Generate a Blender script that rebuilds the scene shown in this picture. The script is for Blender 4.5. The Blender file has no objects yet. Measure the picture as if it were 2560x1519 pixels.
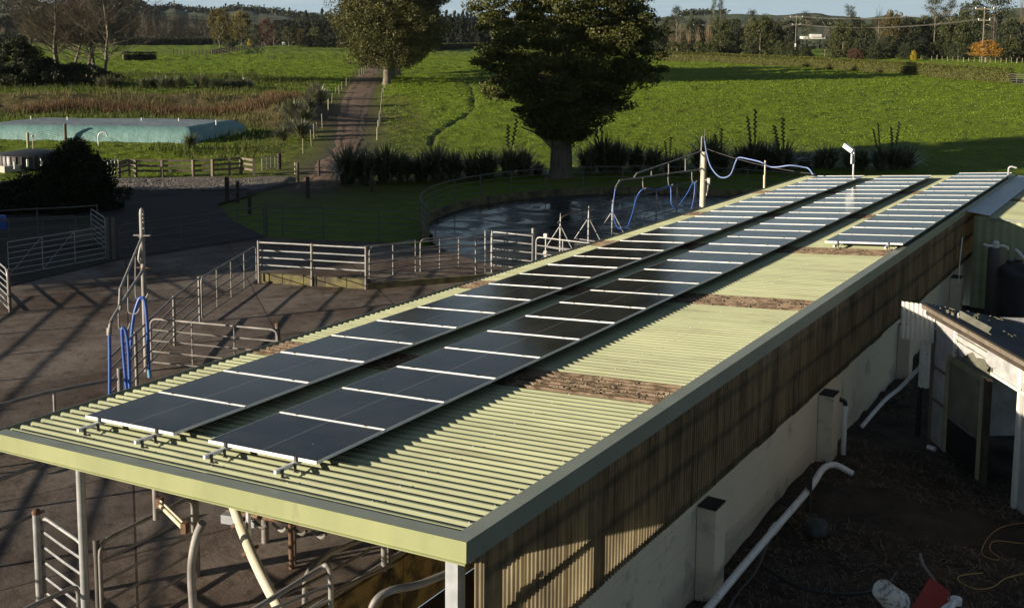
import bpy, math, random
import numpy as np
from mathutils import Matrix, Vector
R = math.radians
rnd = random.Random(7)
rng = np.random.default_rng(7)
scene = bpy.context.scene
COL = scene.collection

# ------------------------------------------------------------------ camera
FPX = 2620.0                                   # focal length for a 2560 px wide frame
CAM_H = 8.1
def _n(v): return v / np.linalg.norm(v)
def _rc(x, y): return np.array([x - 1280.0, y - 405.0, FPX])
_Y = _n(_rc(3000, 127)); _dn = _n(_rc(1100, 24000))
_Z = -_n(_dn - _Y * np.dot(_dn, _Y)); _X = np.cross(_Y, _Z)
RM = np.array([_X, _Y, _Z])                    # world = RM @ camera(x right, y down, z forward)
cam_d = bpy.data.cameras.new('camera'); cam = bpy.data.objects.new('camera', cam_d); COL.objects.link(cam)
cam_d.sensor_width = 36.0; cam_d.lens = 36.0 * FPX / 2560.0
cam_d.shift_y = -(759.5 - 405.0) / 2560.0
cam_d.clip_start = 0.1; cam_d.clip_end = 9000
cx, cy, cz = RM[:, 0], -RM[:, 1], -RM[:, 2]
cam.matrix_world = Matrix(((cx[0], cy[0], cz[0], 0), (cx[1], cy[1], cz[1], 0), (cx[2], cy[2], cz[2], CAM_H), (0, 0, 0, 1)))
scene.camera = cam

# ------------------------------------------------------------------ sky and sun
SUN_EL, SUN_AZ = R(11.5), R(214.0)             # sun stands behind and to the left of the camera
w = bpy.data.worlds.new('World'); scene.world = w; w.use_nodes = True
nt = w.node_tree; nt.nodes.clear()
out = nt.nodes.new('ShaderNodeOutputWorld'); bg = nt.nodes.new('ShaderNodeBackground')
sky = nt.nodes.new('ShaderNodeTexSky'); sky.sky_type = 'NISHITA'; sky.sun_disc = False
sky.sun_elevation = SUN_EL; sky.sun_rotation = SUN_AZ; sky.air_density = 1.0; sky.dust_density = 0.3; sky.ozone_density = 2.0
tc = nt.nodes.new('ShaderNodeTexCoord'); mp = nt.nodes.new('ShaderNodeMapping'); mp.inputs['Scale'].default_value = (1.6, 1.6, 26)
nz = nt.nodes.new('ShaderNodeTexNoise'); nz.inputs['Scale'].default_value = 2.6; nz.inputs['Detail'].default_value = 7; nz.inputs['Roughness'].default_value = .58
cr = nt.nodes.new('ShaderNodeValToRGB'); cr.color_ramp.elements[0].position = .54; cr.color_ramp.elements[1].position = .74
cr.color_ramp.elements[0].color = (0, 0, 0, 1); cr.color_ramp.elements[1].color = (.6, .6, .6, 1)
hsv = nt.nodes.new('ShaderNodeHueSaturation'); hsv.inputs['Saturation'].default_value = .9; hsv.inputs['Value'].default_value = .8
mx = nt.nodes.new('ShaderNodeMixRGB'); mx.inputs['Color2'].default_value = (7.0, 7.8, 8.4, 1)
L = nt.links.new
L(tc.outputs['Generated'], mp.inputs['Vector']); L(mp.outputs['Vector'], nz.inputs['Vector']); L(nz.outputs['Fac'], cr.inputs['Fac'])
L(sky.outputs['Color'], hsv.inputs['Color']); L(cr.outputs['Color'], mx.inputs['Fac'])
sz = nt.nodes.new('ShaderNodeSeparateXYZ'); L(tc.outputs['Generated'], sz.inputs['Vector'])
hr = nt.nodes.new('ShaderNodeMapRange'); hr.inputs['From Min'].default_value = 0.0; hr.inputs['From Max'].default_value = .17; hr.inputs['To Min'].default_value = .88; hr.inputs['To Max'].default_value = 0; hr.interpolation_type = 'SMOOTHSTEP'
hm_ = nt.nodes.new('ShaderNodeMixRGB'); hm_.inputs['Color2'].default_value = (4.9, 6.5, 7.7, 1)      # pale blue air low over the horizon, all round
L(sz.outputs['Z'], hr.inputs['Value']); L(hr.outputs['Result'], hm_.inputs['Fac']); L(hsv.outputs['Color'], hm_.inputs['Color1']); L(hm_.outputs['Color'], mx.inputs['Color1'])
L(mx.outputs['Color'], bg.inputs['Color']); L(bg.outputs['Background'], out.inputs['Surface'])
bg.inputs['Strength'].default_value = 0.05
sd = bpy.data.lights.new('sun', 'SUN'); sun = bpy.data.objects.new('sun', sd); COL.objects.link(sun)
sd.energy = 5.0; sd.angle = R(0.55); sd.color = (1.0, .87, .70)
ld = Vector((math.sin(SUN_AZ) * math.cos(SUN_EL), math.cos(SUN_AZ) * math.cos(SUN_EL), math.sin(SUN_EL)))
sun.rotation_euler = ld.to_track_quat('Z', 'Y').to_euler()
scene.view_settings.view_transform = 'Standard'; scene.view_settings.look = 'None'
scene.view_settings.exposure = 0.85; scene.view_settings.gamma = 1.0

# ------------------------------------------------------------------ terrain shape and picking of ground points
_DS = [0, 58, 150, 300, 450, 600, 800, 3000]; _TS = [0, 0, 2.25, 4.5, 6.0, 7.0, 7.7, 8.0]
def T0(x, y): return np.interp(np.hypot(x, y), _DS, _TS)
K = 2560 / 2501.0
def ray(x, y): return RM @ _rc(x * K, y * K)
def V(x, y, z=0.0):                            # point seen at (x, y) at height z
    r = ray(x, y); t = (z - CAM_H) / r[2]; return (r[0] * t, r[1] * t, z)
def D(x, y, d):                                # point seen at (x, y) at forward distance d
    r = ray(x, y) * d / FPX; return (r[0], r[1], r[2] + CAM_H)
def G(x, y):                                   # point of the open ground seen at (x, y)
    r = ray(x, y); r = r / math.hypot(r[0], r[1]); lo, hi = 1.0, 2800.0
    for _ in range(50):
        m = (lo + hi) / 2
        if CAM_H + r[2] * m > float(T0(r[0] * m, r[1] * m)): lo = m
        else: hi = m
    return (r[0] * lo, r[1] * lo, float(T0(r[0] * lo, r[1] * lo)))
def pxm(d): return FPX / d / K                 # view pixels per metre at distance d
def depth(p): return float((RM.T @ np.array([p[0], p[1], p[2] - CAM_H]))[2])
SW = _n(np.array([.56, .83]))                  # direction in which the shadows run

# ------------------------------------------------------------------ materials
def new_mat(name):
    m = bpy.data.materials.new(name); m.use_nodes = True
    return m, m.node_tree, m.node_tree.nodes['Principled BSDF']
def mat(name, c, rough=.7, metal=0.0, c2=None, scale=6.0, detail=5, bump=0.0, bscale=None, spec=.5, lo=.35, hi=.65, stretch=None, obj_coord=True, dist=.02, trans=0.0, rand=0.0, c3=None, s3=1.0, lo3=.5, hi3=.6):
    m, t, b = new_mat(name)
    b.inputs['Base Color'].default_value = (*c, 1); b.inputs['Roughness'].default_value = rough; b.inputs['Metallic'].default_value = metal
    b.inputs['Specular IOR Level'].default_value = spec
    tc = t.nodes.new('ShaderNodeTexCoord'); src = tc.outputs['Object']
    geo = t.nodes.new('ShaderNodeNewGeometry'); 
    if not obj_coord: src = geo.outputs['Position']
    if stretch:
        mp = t.nodes.new('ShaderNodeMapping'); mp.inputs['Scale'].default_value = stretch
        t.links.new(src, mp.inputs['Vector']); src = mp.outputs['Vector']
    col = None
    if c2 is not None:
        n = t.nodes.new('ShaderNodeTexNoise'); n.inputs['Scale'].default_value = scale; n.inputs['Detail'].default_value = detail; n.inputs['Roughness'].default_value = .6
        r = t.nodes.new('ShaderNodeValToRGB'); r.color_ramp.elements[0].position = lo; r.color_ramp.elements[1].position = hi
        r.color_ramp.elements[0].color = (*c, 1); r.color_ramp.elements[1].color = (*c2, 1)
        t.links.new(src, n.inputs['Vector']); t.links.new(n.outputs['Fac'], r.inputs['Fac']); col = r.outputs['Color']
    if c3 is not None:
        n = t.nodes.new('ShaderNodeTexNoise'); n.inputs['Scale'].default_value = s3; n.inputs['Detail'].default_value = 6; n.inputs['Roughness'].default_value = .65
        r = t.nodes.new('ShaderNodeValToRGB'); r.color_ramp.elements[0].position = lo3; r.color_ramp.elements[1].position = hi3
        r.color_ramp.elements[0].color = (0, 0, 0, 1); r.color_ramp.elements[1].color = (1, 1, 1, 1)
        x = t.nodes.new('ShaderNodeMixRGB'); x.inputs['Color2'].default_value = (*c3, 1); x.inputs['Color1'].default_value = (*c, 1)
        t.links.new(src, n.inputs['Vector']); t.links.new(n.outputs['Fac'], r.inputs['Fac']); t.links.new(r.outputs['Color'], x.inputs['Fac'])
        if col: t.links.new(col, x.inputs['Color1'])
        col = x.outputs['Color']
    if rand > 0:
        oi = t.nodes.new('ShaderNodeObjectInfo'); h = t.nodes.new('ShaderNodeHueSaturation')
        mr = t.nodes.new('ShaderNodeMapRange'); mr.inputs['To Min'].default_value = 1 - rand; mr.inputs['To Max'].default_value = 1 + rand
        t.links.new(oi.outputs['Random'], mr.inputs['Value']); t.links.new(mr.outputs['Result'], h.inputs['Value'])
        h.inputs['Color'].default_value = (*c, 1)
        if col: t.links.new(col, h.inputs['Color'])
        col = h.outputs['Color']
    if col: t.links.new(col, b.inputs['Base Color'])
    if bump > 0:
        n = t.nodes.new('ShaderNodeTexNoise'); n.inputs['Scale'].default_value = bscale or scale * 4; n.inputs['Detail'].default_value = 6
        bp = t.nodes.new('ShaderNodeBump'); bp.inputs['Strength'].default_value = bump; bp.inputs['Distance'].default_value = dist
        t.links.new(src, n.inputs['Vector']); t.links.new(n.outputs['Fac'], bp.inputs['Height']); t.links.new(bp.outputs['Normal'], b.inputs['Normal'])
    return m
def leaf_mat(name, c, c2, rough=.6, trans=.25, rand=.12, spec=.3):
    """leaves: colour varies leaf by leaf through the 'tint' attribute, a little light comes through"""
    m, t, b = new_mat(name)
    at = t.nodes.new('ShaderNodeAttribute'); at.attribute_name = 'tint'
    r = t.nodes.new('ShaderNodeMixRGB'); r.inputs['Color1'].default_value = (*c, 1); r.inputs['Color2'].default_value = (*c2, 1)
    t.links.new(at.outputs['Fac'], r.inputs['Fac'])
    oi = t.nodes.new('ShaderNodeObjectInfo'); h = t.nodes.new('ShaderNodeHueSaturation'); mr = t.nodes.new('ShaderNodeMapRange')
    mr.inputs['To Min'].default_value = 1 - rand; mr.inputs['To Max'].default_value = 1 + rand
    t.links.new(oi.outputs['Random'], mr.inputs['Value']); t.links.new(mr.outputs['Result'], h.inputs['Value']); t.links.new(r.outputs['Color'], h.inputs['Color'])
    t.links.new(h.outputs['Color'], b.inputs['Base Color']); b.inputs['Roughness'].default_value = rough; b.inputs['Specular IOR Level'].default_value = spec
    if trans > 0:
        tr = t.nodes.new('ShaderNodeBsdfTranslucent'); mxs = t.nodes.new('ShaderNodeMixShader'); mxs.inputs['Fac'].default_value = trans
        t.links.new(h.outputs['Color'], tr.inputs['Color']); t.links.new(b.outputs['BSDF'], mxs.inputs[1]); t.links.new(tr.outputs['BSDF'], mxs.inputs[2])
        t.links.new(mxs.outputs['Shader'], t.nodes['Material Output'].inputs['Surface'])
    return m

# ------------------------------------------------------------------ mesh helpers
class MB:
    def __init__(s): s.v = []; s.f = []; s.sm = []
    def add(s, vs, fs, smooth=False):
        o = len(s.v); s.v += [tuple(v) for v in vs]; s.f += [tuple(i + o for i in f) for f in fs]; s.sm += [smooth] * len(fs)
    def box(s, c, sz, rz=0.0, mtx=None):
        hx, hy, hz = sz[0] / 2, sz[1] / 2, sz[2] / 2
        vs = [(x, y, z) for x in (-hx, hx) for y in (-hy, hy) for z in (-hz, hz)]
        if mtx is not None: vs = [tuple(mtx @ Vector(v)) for v in vs]
        ca, sa = math.cos(rz), math.sin(rz)
        vs = [(v[0] * ca - v[1] * sa + c[0], v[0] * sa + v[1] * ca + c[1], v[2] + c[2]) for v in vs]
        s.add(vs, [(0, 1, 3, 2), (4, 6, 7, 5), (0, 4, 5, 1), (2, 3, 7, 6), (0, 2, 6, 4), (1, 5, 7, 3)])
    def beam(s, a, b, wx, wz):                 # rectangular bar from a to b
        a, b = Vector(a), Vector(b); d = (b - a).normalized()
        up = Vector((0, 0, 1)) if abs(d.z) < .95 else Vector((0, 1, 0))
        u = d.cross(up).normalized() * wx / 2; v = u.cross(d).normalized() * wz / 2
        vs = [p + i * u + j * v for p in (a, b) for i, j in ((-1, -1), (1, -1), (1, 1), (-1, 1))]
        s.add(vs, [(0, 1, 2, 3), (7, 6, 5, 4), (0, 4, 5, 1), (1, 5, 6, 2), (2, 6, 7, 3), (3, 7, 4, 0)])
    def tube(s, pts, r, n=7, cap=True, r2=None):
        pts = [Vector(p) for p in pts]; m = len(pts)
        rs = [r if r2 is None else r + (r2 - r) * i / (m - 1) for i in range(m)] if not isinstance(r, (list, tuple)) else list(r)
        vs = []; u = None
        for i, p in enumerate(pts):
            t = (pts[min(i + 1, m - 1)] - pts[max(i - 1, 0)])
            t = t.normalized() if t.length > 1e-9 else Vector((0, 0, 1))
            if u is None: u = t.orthogonal().normalized()
            else:
                u = u - t * u.dot(t); u = u.normalized() if u.length > 1e-6 else t.orthogonal().normalized()
            v = t.cross(u)
            for k in range(n):
                a = 2 * math.pi * k / n; vs.append(p + (u * math.cos(a) + v * math.sin(a)) * rs[i])
        fs = [(i * n + k, i * n + (k + 1) % n, (i + 1) * n + (k + 1) % n, (i + 1) * n + k) for i in range(m - 1) for k in range(n)]
        if cap: fs += [tuple(range(n))[::-1], tuple((m - 1) * n + k for k in range(n))]
        s.add(vs, fs, True)
    def lathe(s, c, prof, n=24):
        vs = [(c[0] + r * math.cos(2 * math.pi * k / n), c[1] + r * math.sin(2 * math.pi * k / n), c[2] + z) for r, z in prof for k in range(n)]
        fs = [(i * n + k, i * n + (k + 1) % n, (i + 1) * n + (k + 1) % n, (i + 1) * n + k) for i in range(len(prof) - 1) for k in range(n)]
        fs += [tuple(range(n))[::-1], tuple((len(prof) - 1) * n + k for k in range(n))]
        s.add(vs, fs, True)
    def prism(s, poly, z0, z1):
        n = len(poly); vs = [(p[0], p[1], z0) for p in poly] + [(p[0], p[1], z1) for p in poly]
        s.add(vs, [tuple(range(n))[::-1], tuple(range(n, 2 * n))] + [(i, (i + 1) % n, n + (i + 1) % n, n + i) for i in range(n)])
    def build(s, name, m, parent=None, smooth=None):
        me = bpy.data.meshes.new(name); me.from_pydata([tuple(v) for v in s.v], [], s.f); me.materials.append(m)
        if any(s.sm): me.polygons.foreach_set('use_smooth', s.sm); me.set_sharp_from_angle(angle=R(50))
        return link(name, me, parent)
def link(name, me, parent=None):
    o = bpy.data.objects.new(name, me); COL.objects.link(o)
    if parent is not None:
        o.parent = parent
        o.matrix_parent_inverse = Matrix.Translation(-Vector(parent.location)) if parent.parent is None and parent.type == 'EMPTY' and not parent.get('local') else Matrix()
    return o
def tag(o, label=None, cat=None, group=None, kind=None):
    if label: o['label'] = label
    if cat: o['category'] = cat
    if group: o['group'] = group
    if kind: o['kind'] = kind
    return o
def thing(name, label, cat, loc=(0, 0, 0), group=None, local=False):
    """Empty at the base of a thing; parts are given in world coordinates unless local"""
    o = bpy.data.objects.new(name, None); COL.objects.link(o); o.location = loc; o.empty_display_size = .2
    if local: o['local'] = 1
    return tag(o, label, cat, group)
def np_mesh(name, verts, quads, m, tint=None, smooth=False):
    me = bpy.data.meshes.new(name); nv, nf = len(verts), len(quads)
    k = quads.shape[1]
    me.vertices.add(nv); me.vertices.foreach_set('co', verts.astype(np.float32).ravel())
    me.loops.add(nf * k); me.loops.foreach_set('vertex_index', quads.astype(np.int32).ravel())
    me.polygons.add(nf); me.polygons.foreach_set('loop_start', np.arange(0, nf * k, k, dtype=np.int32))
    me.polygons.foreach_set('loop_total', np.full(nf, k, dtype=np.int32))
    if smooth: me.polygons.foreach_set('use_smooth', np.ones(nf, dtype=bool))
    me.update(calc_edges=True)
    if tint is not None:
        a = me.attributes.new('tint', 'FLOAT', 'POINT'); a.data.foreach_set('value', tint.astype(np.float32))
    me.materials.append(m); return me
def leaves(name, cen, size, m, aspect=.55, up=0.0, tri=False, jitter=.35, tint=None):
    """one small leaf or leaf spray at each centre"""
    n = len(cen); u = rng.normal(size=(n, 3)); u /= np.linalg.norm(u, axis=1)[:, None]
    w_ = rng.normal(size=(n, 3)); w_[:, 2] += up; v = np.cross(u, w_); v /= np.linalg.norm(v, axis=1)[:, None] + 1e-9
    s = (size * (1 + jitter * rng.uniform(-1, 1, n)))[:, None] if np.isscalar(size) else size[:, None]
    a = cen - u * s; b = cen + v * s * aspect; c = cen + u * s; d = cen - v * s * aspect
    vs = np.stack([a, b, c, d], 1).reshape(-1, 3); q = np.arange(4 * n).reshape(-1, 4)
    t = rng.uniform(0, 1, n) if tint is None else np.clip(tint + rng.uniform(-.25, .25, n), 0, 1)
    return np_mesh(name, vs, q, m, np.repeat(t, 4))
def vnoise(x, y, s, seed=0):
    """smooth value noise for numpy arrays"""
    g = np.random.default_rng(seed).uniform(-1, 1, (256, 256)); x = x / s; y = y / s
    xi = np.floor(x).astype(int); yi = np.floor(y).astype(int); fx = x - xi; fy = y - yi
    fx = fx * fx * (3 - 2 * fx); fy = fy * fy * (3 - 2 * fy)
    f = lambda a, b: g[a % 256, b % 256]
    return (f(xi, yi) * (1 - fx) + f(xi + 1, yi) * fx) * (1 - fy) + (f(xi, yi + 1) * (1 - fx) + f(xi + 1, yi + 1) * fx) * fy
def rounded(a, b, c, r, n=5):                  # points of the arc that rounds the corner b
    a, b, c = Vector(a), Vector(b), Vector(c); p = b + (a - b).normalized() * r; q = b + (c - b).normalized() * r
    return [tuple((1 - t) ** 2 * p + 2 * t * (1 - t) * b + t * t * q) for t in [i / n for i in range(n + 1)]]
def catmull(P, n=6):
    P = [Vector(p) for p in P]; Q = [P[0]] + P + [P[-1]]; o = []
    for i in range(1, len(Q) - 2):
        a, b, c, d = Q[i - 1], Q[i], Q[i + 1], Q[i + 2]
        for k in range(n):
            t = k / n; o.append(.5 * ((2 * b) + (c - a) * t + (2 * a - 5 * b + 4 * c - d) * t * t + (3 * b - a - 3 * c + d) * t ** 3))
    o.append(P[-1]); return [tuple(p) for p in o]

M = {}
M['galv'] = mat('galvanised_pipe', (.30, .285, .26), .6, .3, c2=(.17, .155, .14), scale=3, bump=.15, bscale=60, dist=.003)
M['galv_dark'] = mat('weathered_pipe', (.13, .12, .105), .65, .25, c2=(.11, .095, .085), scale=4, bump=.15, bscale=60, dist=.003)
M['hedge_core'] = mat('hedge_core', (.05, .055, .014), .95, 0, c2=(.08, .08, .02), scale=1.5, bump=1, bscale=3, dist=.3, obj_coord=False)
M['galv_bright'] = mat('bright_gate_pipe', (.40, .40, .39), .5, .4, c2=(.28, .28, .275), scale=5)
M['rust'] = mat('rusty_steel', (.10, .05, .03), .8, .2, c2=(.17, .10, .06), scale=12, bump=.3, dist=.003)
M['rhs'] = mat('zinc_post', (.50, .52, .54), .45, .55, c2=(.38, .40, .42), scale=6)
M['green'] = mat('green_painted_steel', (.355, .375, .225), .45, 0, c2=(.30, .32, .19), scale=2.2, spec=.45, c3=(.19, .18, .11), s3=1.3, lo3=.54, hi3=.8, rand=.07, stretch=(.35, 2.2, 1), bump=.25, bscale=2.5, dist=.01)
M['green_dark'] = mat('grey_green_flashing', (.23, .255, .21), .42, 0, c2=(.19, .215, .175), scale=1.5, spec=.5)
M['green_front'] = mat('front_fascia_paint', (.27, .29, .135), .45, 0, c2=(.225, .245, .115), scale=1.7, c3=(.16, .17, .09), s3=3.5, lo3=.60, hi3=.75, stretch=(1, 1, .3), bump=.2, bscale=1.5, dist=.02)
M['moss'] = mat('mossy_skylight', (.21, .15, .095), .95, 0, c2=(.07, .045, .025), scale=11, bump=.8, bscale=50, dist=.012, lo=.42, hi=.6, c3=(.42, .37, .27), s3=30, lo3=.62, hi3=.67, stretch=(.45, 1, 1))
M['alu'] = mat('aluminium', (.80, .80, .78), .5, .15, c2=(.74, .74, .72), scale=5)
M['alu_side'] = mat('anodised_side', (.10, .105, .115), .35, .6)
M['cream'] = mat('cream_block_paint', (.46, .43, .36), .85, 0, c2=(.40, .37, .31), scale=1.2, c3=(.24, .22, .18), s3=3.3, lo3=.60, hi3=.72, bump=.15, bscale=40, dist=.004, stretch=(1, 1, .35))
M['pvc'] = mat('white_pvc', (.72, .72, .70), .4, 0, c2=(.60, .60, .56), scale=2.5, c3=(.25, .24, .18), s3=5, lo3=.6, hi3=.7)
M['cream_pipe'] = mat('cream_painted_pipe', (.62, .56, .42), .5, 0, c2=(.52, .46, .33), scale=5, c3=(.22, .16, .09), s3=14, lo3=.66, hi3=.70)
M['blue'] = mat('blue_hose', (.03, .085, .33), .4, 0, c2=(.04, .12, .42), scale=3)
M['blue_pale'] = mat('faded_blue_hose', (.20, .27, .50), .45, 0)
M['black'] = mat('black_rubber', (.012, .012, .014), .5)
M['black_plastic'] = mat('black_plastic_tank', (.015, .015, .017), .45, 0, c2=(.03, .03, .03), scale=2)
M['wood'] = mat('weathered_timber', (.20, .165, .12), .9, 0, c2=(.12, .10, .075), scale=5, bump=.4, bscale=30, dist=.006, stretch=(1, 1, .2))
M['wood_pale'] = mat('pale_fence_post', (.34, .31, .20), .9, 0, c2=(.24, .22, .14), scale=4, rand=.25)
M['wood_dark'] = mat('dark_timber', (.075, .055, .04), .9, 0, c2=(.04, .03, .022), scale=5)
M['bark'] = mat('grey_bark', (.20, .16, .12), .95, 0, c2=(.09, .07, .055), scale=3, bump=1, bscale=7, dist=.08, stretch=(2.2, 2.2, .3))
M['bark_pale'] = mat('pale_bark', (.22, .19, .135), .95, 0, c2=(.11, .095, .07), scale=2, obj_coord=True)
M['bark_bare'] = mat('bare_twigs', (.15, .125, .085), .95, 0, c2=(.08, .065, .045), scale=1.5)
M['twig_warm'] = mat('warm_twigs', (.24, .17, .10), .95, 0, c2=(.15, .11, .07), scale=1.5)
M['moss_kerb'] = mat('mossy_kerb', (.17, .155, .06), .95, 0, c2=(.10, .08, .045), scale=3, bump=.3, bscale=20, dist=.01, c3=(.07, .06, .04), s3=1.5)
M['stain'] = mat('stained_pit_wall', (.24, .18, .065), .9, 0, c2=(.06, .045, .025), scale=2.3, bump=.4, bscale=12, dist=.02, lo=.42, hi=.58, c3=(.02, .016, .012), s3=1.2, lo3=.52, hi3=.62)
M['red'] = mat('red_board', (.34, .035, .02), .6, 0, c2=(.25, .025, .015), scale=4)
M['white'] = mat('white_paint', (.72, .70, .64), .6, 0, c2=(.60, .58, .5), scale=3, c3=(.2, .17, .12), s3=9, lo3=.64, hi3=.68)
M['film'] = None

# ------------------------------------------------------------------ terrain
ROAD_L = [(700, 462), (735, 432), (770, 402), (806, 372), (812, 340), (818, 300), (828, 240), (852, 205), (880, 180), (908, 157)]
ROAD_R = [(830, 462), (830, 440), (832, 415), (878, 372), (893, 340), (899, 300), (917, 240), (927, 205), (930, 180), (926, 157)]
road_l = np.array([G(*p)[:2] for p in ROAD_L]); road_r = np.array([G(*p)[:2] for p in ROAD_R]); road_c = (road_l + road_r) / 2
def seg_dist(px, py, P):
    d = np.full(px.shape, 1e9)
    for i in range(len(P) - 1):
        a, b = P[i], P[i + 1]; ab = b - a; t = np.clip(((px - a[0]) * ab[0] + (py - a[1]) * ab[1]) / (ab @ ab), 0, 1)
        d = np.minimum(d, np.hypot(px - a[0] - t * ab[0], py - a[1] - t * ab[1]))
    return d
BANK = np.array([G(*p)[:2] for p in [(-160, 268), (0, 262), (160, 262), (330, 262), (520, 262), (640, 262), (712, 290)]])
TRACK = np.array([G(*p)[:2] for p in [(1055, 352), (1058, 332), (1085, 312), (1130, 290), (1155, 268), (1155, 235), (1150, 212), (1120, 195)]])
LANE2 = np.array([G(*p)[:2] for p in [(0, 222), (250, 214), (400, 213), (480, 208), (560, 199), (700, 192), (820, 184), (900, 176)]])
LANE3 = np.array([G(*p)[:2] for p in [(380, 146), (560, 146), (700, 149), (900, 154)]])
def smooth(e0, e1, x): t = np.clip((x - e0) / (e1 - e0), 0, 1); return t * t * (3 - 2 * t)
def terrain(x, y, fine=True):
    d = np.hypot(x, y); z = T0(x, y)
    rd = seg_dist(x, y, road_c); bk = seg_dist(x, y, BANK)
    z = z + 1.25 * np.exp(-(bk / 4.2) ** 2) * 1.0
    z = z - .18 * np.exp(-(seg_dist(x, y, TRACK) / .25) ** 2) - .45 * np.exp(-(seg_dist(x, y, LANE2) / 1.6) ** 2) - .3 * np.exp(-(seg_dist(x, y, LANE3) / 2.5) ** 2)
    if fine:
        amp = smooth(57, 68, d) * smooth(2.2, 3.4, rd)
        k = np.clip(d / 90, .6, 3.0)
        z = z + amp * (.075 * vnoise(x, y, .55, 1) + .075 * vnoise(x, y, 1.5, 2) + .06 * vnoise(x, y, 6, 3)) * k
        z = z + smooth(85, 130, d) * smooth(2.2, 6, rd) * .45 * vnoise(x, y, 25, 4)
    z = z - .05 * (d < 58) - .04 * smooth(58, 50, d)
    return z, rd, bk
fwd = math.atan2(RM[1, 2], RM[0, 2])
A = np.concatenate([np.linspace(-math.pi, -.62, 90, endpoint=False), np.linspace(-.62, .62, 470, endpoint=False), np.linspace(.62, math.pi, 91)]) + fwd
rad = np.concatenate([np.linspace(0.5, 45, 24, endpoint=False), np.geomspace(45, 330, 480, endpoint=False), np.geomspace(330, 3200, 90)])
AA, RR = np.meshgrid(A, rad); gx = RR * np.cos(AA); gy = RR * np.sin(AA)
gz, g_rd, g_bk = terrain(gx, gy)
nr, na = gx.shape; idx = np.arange(nr * na).reshape(nr, na)
q = np.stack([idx[:-1, :-1], idx[:-1, 1:], idx[1:, 1:], idx[1:, :-1]], -1).reshape(-1, 4)
cxq = gx[:-1, :-1].ravel(); cyq = gy[:-1, :-1].ravel(); q = q[~((cxq > -15) & (cxq < -2.5) & (cyq > -1) & (cyq < 30))]   # the milking pit and the raised soil lie here instead
m, t, b = new_mat('pasture_grass')
b.inputs['Roughness'].default_value = .75; b.inputs['Specular IOR Level'].default_value = .2
geo = t.nodes.new('ShaderNodeNewGeometry'); zone = t.nodes.new('ShaderNodeAttribute'); zone.attribute_name = 'zone'
def noise(tree, s, d=5, ro=.6):
    n = tree.nodes.new('ShaderNodeTexNoise'); n.inputs['Scale'].default_value = s; n.inputs['Detail'].default_value = d; n.inputs['Roughness'].default_value = ro
    return n
def ramp(tree, p0, c0, p1, c1):
    r = tree.nodes.new('ShaderNodeValToRGB'); r.color_ramp.elements[0].position = p0; r.color_ramp.elements[1].position = p1
    r.color_ramp.elements[0].color = (*c0, 1); r.color_ramp.elements[1].color = (*c1, 1); return r
n1 = noise(t, .9, 8, .72); r1 = ramp(t, .3, (.080, .128, .005), .70, (.175, .255, .013))
n2 = noise(t, .035, 4); r2 = ramp(t, .35, (0, 0, 0), .7, (1, 1, 1)); mA = t.nodes.new('ShaderNodeMixRGB'); mA.blend_type = 'MULTIPLY'; mA.inputs['Color2'].default_value = (1.15, .98, .8, 1)
n3 = noise(t, 1.3, 8, .7); r3 = ramp(t, .35, (.045, .05, .014), .62, (.17, .125, .055))
mB = t.nodes.new('ShaderNodeMixRGB'); mC = t.nodes.new('ShaderNodeMixRGB'); mC.inputs['Color2'].default_value = (.11, .085, .06, 1)
sep = t.nodes.new('ShaderNodeSeparateColor')
for n in (n1, n2, n3): t.links.new(geo.outputs['Position'], n.inputs['Vector'])
t.links.new(n1.outputs['Fac'], r1.inputs['Fac']); t.links.new(n2.outputs['Fac'], r2.inputs['Fac']); t.links.new(n3.outputs['Fac'], r3.inputs['Fac'])
t.links.new(r1.outputs['Color'], mA.inputs['Color1']); t.links.new(r2.outputs['Color'], mA.inputs['Fac'])
t.links.new(zone.outputs['Color'], sep.inputs['Color'])
t.links.new(mA.outputs['Color'], mB.inputs['Color1']); t.links.new(r3.outputs['Color'], mB.inputs['Color2']); t.links.new(sep.outputs['Red'], mB.inputs['Fac'])
t.links.new(mB.outputs['Color'], mC.inputs['Color1']); t.links.new(sep.outputs['Green'], mC.inputs['Fac'])
t.links.new(mC.outputs['Color'], b.inputs['Base Color'])
nb = noise(t, 3.6, 9, .80); bp = t.nodes.new('ShaderNodeBump'); bp.inputs['Strength'].default_value = 1.0; bp.inputs['Distance'].default_value = .26
t.links.new(geo.outputs['Position'], nb.inputs['Vector']); t.links.new(nb.outputs['Fac'], bp.inputs['Height']); t.links.new(bp.outputs['Normal'], b.inputs['Normal'])
M['grass'] = m
me = np_mesh('ground', np.stack([gx, gy, gz], -1).reshape(-1, 3), q, m, smooth=True)
zr = np.exp(-(g_bk / 7.5) ** 2) * 1.1 + .8 * smooth(0, 1, 1 - np.abs(seg_dist(gx, gy, BANK) - 0) / 14) + .5 * np.exp(-((g_rd - 5) / 2.5) ** 2) * (RR < 130) * (((gx - 0) * -.4 + 0) > 0)
far_side = (gx * -.86 + gy * .51)
zr = np.clip(zr * (RR < 150), 0, 1)
zg = np.exp(-(g_rd / 2.6) ** 2) + .75 * np.exp(-(seg_dist(gx, gy, TRACK) / .28) ** 2) * .8 + .4 * np.exp(-(seg_dist(gx, gy, LANE3) / 1.2) ** 2)
ca = me.color_attributes.new('zone', 'FLOAT_COLOR', 'POINT')
ca.data.foreach_set('color', np.stack([zr, np.clip(zg, 0, 1), zr * 0, zr * 0 + 1], -1).astype(np.float32).ravel())
tag(link('ground', me), kind='structure')
def gz_at(x, y):
    return float(terrain(np.array([float(x)]), np.array([float(y)]))[0][0])

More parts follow.
